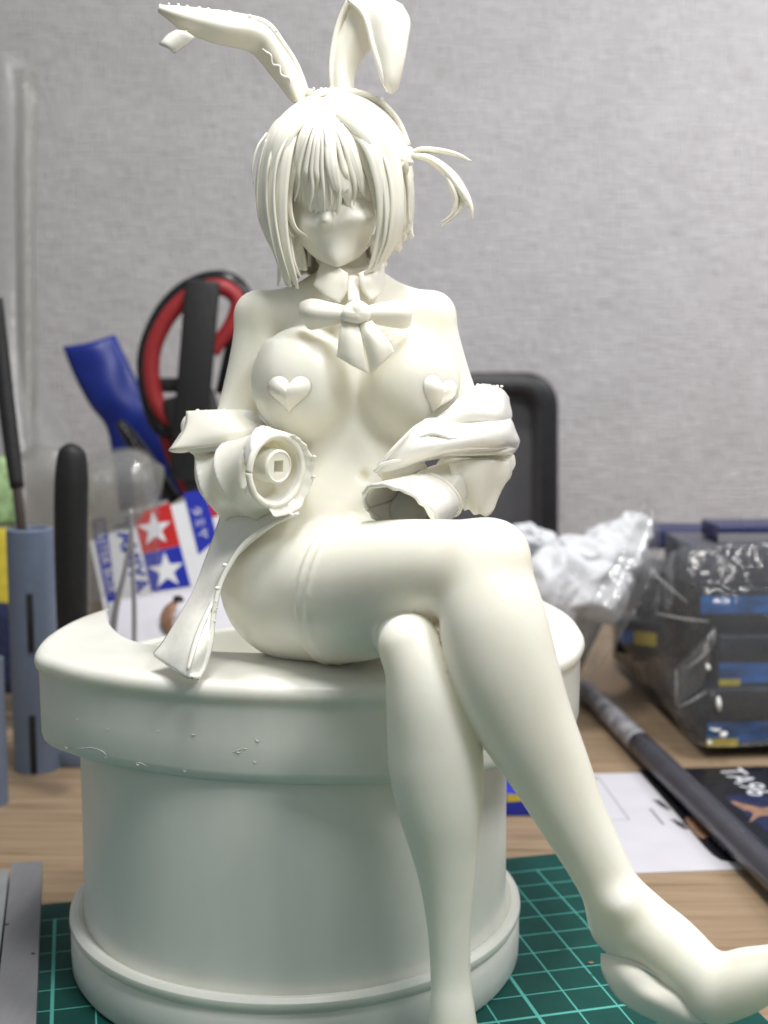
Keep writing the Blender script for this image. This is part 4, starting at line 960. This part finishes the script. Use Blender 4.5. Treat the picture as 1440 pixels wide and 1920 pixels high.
for a in range(3):
    for j in range(K): f.append((a*K+j, a*K+(j+1) % K, (a+1)*K+(j+1) % K, (a+1)*K+j))
pydata('tray_rim', V[:4*K], f, TRAYR, tr)
f = []
for a in range(2):
    for j in range(K): f.append((a*K+j, a*K+(j+1) % K, (a+1)*K+(j+1) % K, (a+1)*K+j))
f.append(tuple(range(2*K, 3*K)))
sharp(pydata('tray_pan', V[3*K:], f, TRAY, tr), 40)

# white tub with crumpled tissue
tb = root('white_tub', 'flared milky white tub with crumpled tissue behind the drum on the right', 'tub', tuple(G(1010, 1300, TZ)))
tc_ = P(955, 1250, 54); tc_.z = TZ+.003
prof = [(2.2, 0), (2.3, .1), (4.4, 5.0), (4.5, 5.1), (4.45, 5.2), (4.3, 5.1), (2.15, .3), (.01, .3)]
lathe('tub_wall', prof, tc_, TUB, tb, n=64)
def crumple(name, c, r, seed, m, parent, sq=(1, 1, .8), amp=.35):
    bm = bmesh.new(); bmesh.ops.create_icosphere(bm, subdivisions=5, radius=1)
    from mathutils import noise
    for v in bm.verts:
        d = v.co.copy(); n_ = 0
        for s_, a_ in ((.8, 1), (1.5, .45), (3.2, .08)):
            q = noise.noise(d*s_+Vector((seed*7.1, seed, 3))); n_ += a_*(1-2.6*abs(q))
        v.co = Vector((d.x*sq[0], d.y*sq[1], d.z*sq[2]))*r*(1+amp*(n_-.9)) + Vector(c)
    me = bpy.data.meshes.new(name); bm.to_mesh(me); bm.free(); return link(name, me, m, parent)
ts = []
for i, (x, y, Y, r, sq) in enumerate([(1070, 1100, 52, 2.2, (1.1, 1, .85)), (993, 1010, 53, .95, (1.1, 1, .7)), (1150, 1035, 53, 1.35, (1, 1, 1.1)), (1020, 1110, 51, 1.7, (.9, 1, 1.2)), (1130, 1110, 52, 1.1, (1, 1, 1.2)), (1085, 1050, 52, 1.3, (1.2, 1, .8)), (1185, 1000, 53.5, .9, (1, 1, 1))]):
    o_ = crumple('crumpled_tissue', P(x, y, Y), r, i+1, TISSUE, tb, sq, .24)
bgr = root('clear_film_bag', 'loose clear film draped from the tissue down beside the tub', 'plastic bag', tuple(P(1130, 1150, 50)))
sheet('film_wrap', [[(1090, 1200, 46), (1110, 1120, 46.5), (1160, 1040, 47.5), (1215, 930, 50)], [(1100, 1240, 46), (1140, 1150, 46), (1190, 1060, 47), (1230, 960, 49)], [(1105, 1275, 46.5), (1160, 1200, 46), (1210, 1110, 47), (1240, 1020, 49)]], FILM, bgr, th=.03)

# stacked boxes at the right
ys_ = 47.6
def rbox(name, label, px0, py0, py1, Y, dep, m, yaw, wid=14, group='wrapped boxes stacked at the right'):
    a = P(px0, py1, Y); b_ = P(px0, py0, Y); h_ = b_.z-a.z
    r_ = root(name, label, 'box', tuple(a), group)
    cx = Matrix.Rotation(yaw, 3, 'Z'); cen = a+cx@Vector((wid/2, dep/2, h_/2))
    box('carton', cen, (wid, dep, h_-.03), m, r_, rot=cx, bev=.08)
    return r_, a, cx, h_, wid, dep
def facequad(R_, name, x0, x1, z0, z1, m, off=.012):
    r_, a, cx, h_, wid, dep = R_
    pts = [a+cx@Vector((x, -off, z)) for x, z in ((x0, z0), (x1, z0), (x1, z1), (x0, z1))]; return flatpoly(name, pts, m, r_)
def sidequad(R_, name, y0, y1, z0, z1, m, off=.012):
    r_, a, cx, h_, wid, dep = R_
    pts = [a+cx@Vector((-off, y, z)) for y, z in ((y0, z0), (y1, z0), (y1, z1), (y0, z1))]; return flatpoly(name, pts, m, r_)
KD = mat('kit_box_dark', (.008, .012, .022), .25, .5, .6)
R1 = rbox('kit_box', 'lowest dark blue wrapped box of the stack, with yellow corner print', 1322, 1292, 1402, 47.3, 15, KD, .06)
facequad(R1, 'blue_print', .05, 12, .2, 1.0, PCYAN); facequad(R1, 'yellow_print', .05, 1.3, .04, .35, PYEL, .02)
R2 = rbox('kit_box', 'middle dark blue wrapped box of the stack, seen edge on', 1345, 1192, 1288, 47.9, 15, KD, .05)
facequad(R2, 'blue_print', .05, 12, .15, .95, PCYAN); facequad(R2, 'yellow_print', .05, .9, .05, .3, PYEL, .02); sidequad(R2, 'yellow_print', 8, 9.8, .5, 1.0, PYEL)
R3 = rbox('kit_box', 'blue topped wrapped box above the middle of the stack', 1310, 1102, 1188, 48.6, 7, KD, .03)
facequad(R3, 'blue_print', .05, 12, .8, 1.5, PCYAN)
R4 = rbox('kit_box', 'grey wrapped box third from the bottom with pale side', 1290, 1022, 1098, 49.4, 4, GREYP, .02)
R5 = rbox('kit_box', 'thin navy box on top of the wrapped stack', 1345, 986, 1018, 50, 2.5, mat('navy_card', (.02, .022, .09), .3), .02)
facequad(R5, 'pale_edge', 0.02, 12, .02, .4, PGREY)
R6 = rbox('kit_box', 'navy box lid set back on the left of the stack top', 1215, 992, 1030, 57, 2.5, mat('navy_lid', (.025, .028, .10), .4), -.05, 10)
R7 = rbox('kit_box', 'dark grey box turned away behind the wrapped stack', 1185, 1075, 1240, 57, 5, mat('charcoal_card', (.05, .05, .055), .35, .3, .5), -.35, 9)
sidequad(R7, 'yellow_print', .5, 1.2, .6, 1.1, PYEL)
R8 = rbox('kit_box', 'dark box with yellow label low on the left of the stack', 1155, 1160, 1225, 55, 6, KD, -.45, 9)
facequad(R8, 'yellow_label', .8, 1.8, .5, 1.1, PYEL); facequad(R8, 'blue_label', .1, .75, .5, 1.1, PCYAN)
fl = root('shrink_film', 'creased clear shrink film around the stacked boxes', 'plastic film', tuple(P(1300, 1395, 47)))
sheet('film_fold', [[(1200, 1050, 54), (1240, 1045, 51), (1290, 1025, 48.9), (1460, 1010, 48.9)], [(1165, 1090, 54), (1240, 1085, 50), (1285, 1090, 48.2), (1460, 1080, 48.3)], [(1140, 1160, 53.5), (1220, 1180, 49.5), (1310, 1170, 47.7), (1460, 1165, 47.7)], [(1180, 1230, 52), (1250, 1275, 48.5), (1335, 1270, 47.2), (1460, 1262, 47.4)], [(1230, 1300, 50), (1270, 1330, 47.6), (1325, 1335, 46.9), (1460, 1320, 47.1)], [(1265, 1345, 49.5), (1285, 1380, 47.4), (1325, 1400, 46.9), (1460, 1396, 47.1)]], FILM, fl, nu=7, nv=5, th=.03)
sheet('film_corner', [[(1342, 1172, 47.2), (1335, 1200, 46.9), (1330, 1250, 46.8)], [(1310, 1210, 47.0), (1312, 1240, 46.7), (1310, 1290, 46.7)], [(1268, 1250, 47.6), (1270, 1290, 47.2), (1268, 1325, 47.2)]], FILM, fl, nu=4, nv=4, th=.03)
for (x0, y0, x1, y1, w_) in [(1326, 1245, 1330, 1256, 4), (1347, 1306, 1349, 1332, 5), (1331, 1366, 1352, 1368, 3), (1350, 1378, 1362, 1374, 6), (1328, 1388, 1334, 1394, 4), (1305, 1040, 1322, 1036, 4), (1300, 1046, 1306, 1062, 4), (1340, 1180, 1338, 1210, 1.5), (1332, 1215, 1290, 1252, 1.5), (1268, 1255, 1268, 1320, 1.5), (1272, 1326, 1325, 1296, 1.5), (1210, 1060, 1290, 1130, 1.5), (1230, 1150, 1330, 1165, 1.5)]:
    tpx('film_crease_glint', [(x0, y0, 46.7, w_*.5), ((x0+x1)/2, (y0+y1)/2+2, 46.6, w_), (x1, y1, 46.7, w_*.5)], RESG if w_ > 2 else FILMG, fl, n=8)  # wide ones are pale resin painting the film's highlights, thin ones its folds

# pencil / pen
pe = root('paint_pen', 'long grey barrel pen with pale end lying across the black card', 'pen', tuple(G(1200, 1400, .1)))
a = G(1095, 1290, .25); b_ = G(1200, 1395, .35); c_ = G(1450, 1640, .45)
dirp = (c_-b_).normalized()
tube('pale_barrel', [(*a, .40), (*(a.lerp(b_, .5)), .45), (*b_, .46)], mat('grey_print_barrel', (.33, .33, .36), .35, .55, 1.4), pe, n=18)
tube('dark_barrel', [(*b_, .48), (*(b_.lerp(c_, .5)), .48), (*(c_+dirp*3), .46)], mat('dark_barrel', (.055, .055, .07), .3, .1, 1), pe, n=18)
tube('pen_end', [(*(a-dirp*.25), .25), (*a, .39), (*(a+dirp*.1), .41)], WHITE, pe, n=18)
# white leaflet and black printed card
ca = root('white_leaflet', 'white paper leaflet with faint printing on the desk at right', 'leaflet', tuple(G(1150, 1560, TZ)))
slab('paper', [G(1062, 1452, TZ+.03), G(1200, 1449, TZ+.03), G(1420, 1628, TZ+.03), G(1160, 1638, TZ+.03)], .026, PAPER, ca)
def gt(s, x0, y0, x1, y1, size, m, par, z, flipy=1):
    a = G(x0, y0, z); b = G(x1, y1, z); X = (b-a).normalized(); Z = Vector((0, 0, 1)); Y = Z.cross(X)
    mm = Matrix((X, Y, Z)).transposed().to_4x4(); mm.translation = (a+b)/2; return text(s, m, par, mm, size)
def gline(x0, y0, x1, y1, w_, m, par, z):
    a, b = G(x0, y0, z), G(x1, y1, z); n_ = (b-a).normalized().cross(Vector((0, 0, 1)))*w_/2; return flatpoly('print_line', [a-n_, b-n_, b+n_, a+n_], m, par)
for (gx, gy) in [(1222, 1500), (1256, 1537)]:
    for k in range(6):
        gline(gx+k*4.6, gy+k*3.4, gx+k*4.6+rnd.uniform(12, 20), gy+k*3.4+rnd.uniform(-2, 2), .07, PBLK, ca, TZ+.034)
    for k in range(3):
        gline(gx+6+k*7, gy+k*2, gx+18+k*7, gy+12+k*3, .06, PBLK, ca, TZ+.036)
gline(1219, 1516, 1244, 1546, .10, PGREY, ca, TZ+.034)
gline(1120, 1455, 1180, 1537, .04, PGREY, ca, TZ+.034); gline(1180, 1537, 1148, 1537, .04, PGREY, ca, TZ+.034)
flatpoly('print_block', [G(1108, 1457, TZ+.034), G(1117, 1457, TZ+.034), G(1119, 1463, TZ+.034), G(1110, 1463, TZ+.034)], PGREY, ca)
bc = root('black_card', 'glossy black printed card with rounded corner and white lettering under the pen', 'card', tuple(G(1330, 1540, TZ)))
zc = TZ+.07
cpts = [G(1197, 1444, zc), G(1215, 1441, zc), G(1560, 1434, zc), G(1700, 1625, zc), G(1374, 1614, zc), G(1352, 1611, zc), G(1336, 1601, zc), G(1320, 1585, zc), G(1260, 1515, zc)]
slab('card', cpts, .03, PBLK, bc)
zt = zc+.004
gt('TA96', 1372, 1447, 1420, 1484, 1.35, PWHITE, bc, zt); gt('MODEL KIT', 1336, 1562, 1380, 1605, .62, PWHITE, bc, zt)
def blob(name, pts, m, z):
    q = [Vector(p) for p in smooth_loop([tuple(G(x, y, z)) for x, y in pts], 4)]; return flatpoly(name, q, m, bc)
blob('printed_picture', [(1285, 1535), (1300, 1530), (1340, 1545), (1345, 1560), (1318, 1572), (1300, 1560)], PSKIN, zt)
blob('printed_picture', [(1280, 1500), (1320, 1505), (1350, 1530), (1320, 1540), (1285, 1525)], PNAVY, zt-.001)
blob('printed_picture', [(1360, 1495), (1400, 1490), (1450, 1500), (1450, 1560), (1420, 1545), (1390, 1520)], PNAVY, zt-.001)
blob('printed_picture', [(1370, 1502), (1400, 1508), (1430, 1515), (1450, 1512), (1450, 1528), (1425, 1530), (1405, 1542), (1412, 1525), (1390, 1516)], PSKIN, zt)
# blue and yellow packet behind the legs
yp = root('small_box', 'small blue box with yellow label lying behind the crossed leg', 'box', tuple(G(985, 1530, TZ)))
a = G(985, 1532, TZ); box('carton', (a.x, a.y+1.0, TZ+.4), (3.2, 2, .78), PBLUE, yp, bev=.05)
flatpoly('yellow_label', [P(950, 1488, a.y-.02), P(982, 1490, a.y-.02), P(979, 1502, a.y-.02), P(950, 1504, a.y-.02)], PYEL, yp)
box('cardboard_edge', (a.x, a.y+1.0, TZ+.02), (3.4, 2.1, .03), mat('kraft_board', (.3, .25, .12), .6), yp, bev=0)
# shaving on the mat
p = G(1108, 1805, .02)
tag(dome('resin_shaving', [p+Vector((.09*math.cos(t), .05*math.sin(t), 0)) for t in [k*math.pi/5 for k in range(10)]], PSKIN, None, .02, .01, n=3, nrm=Vector((0, 0, 1))), 'tiny tan shaving lying on the mat grid near the foot', 'shaving')
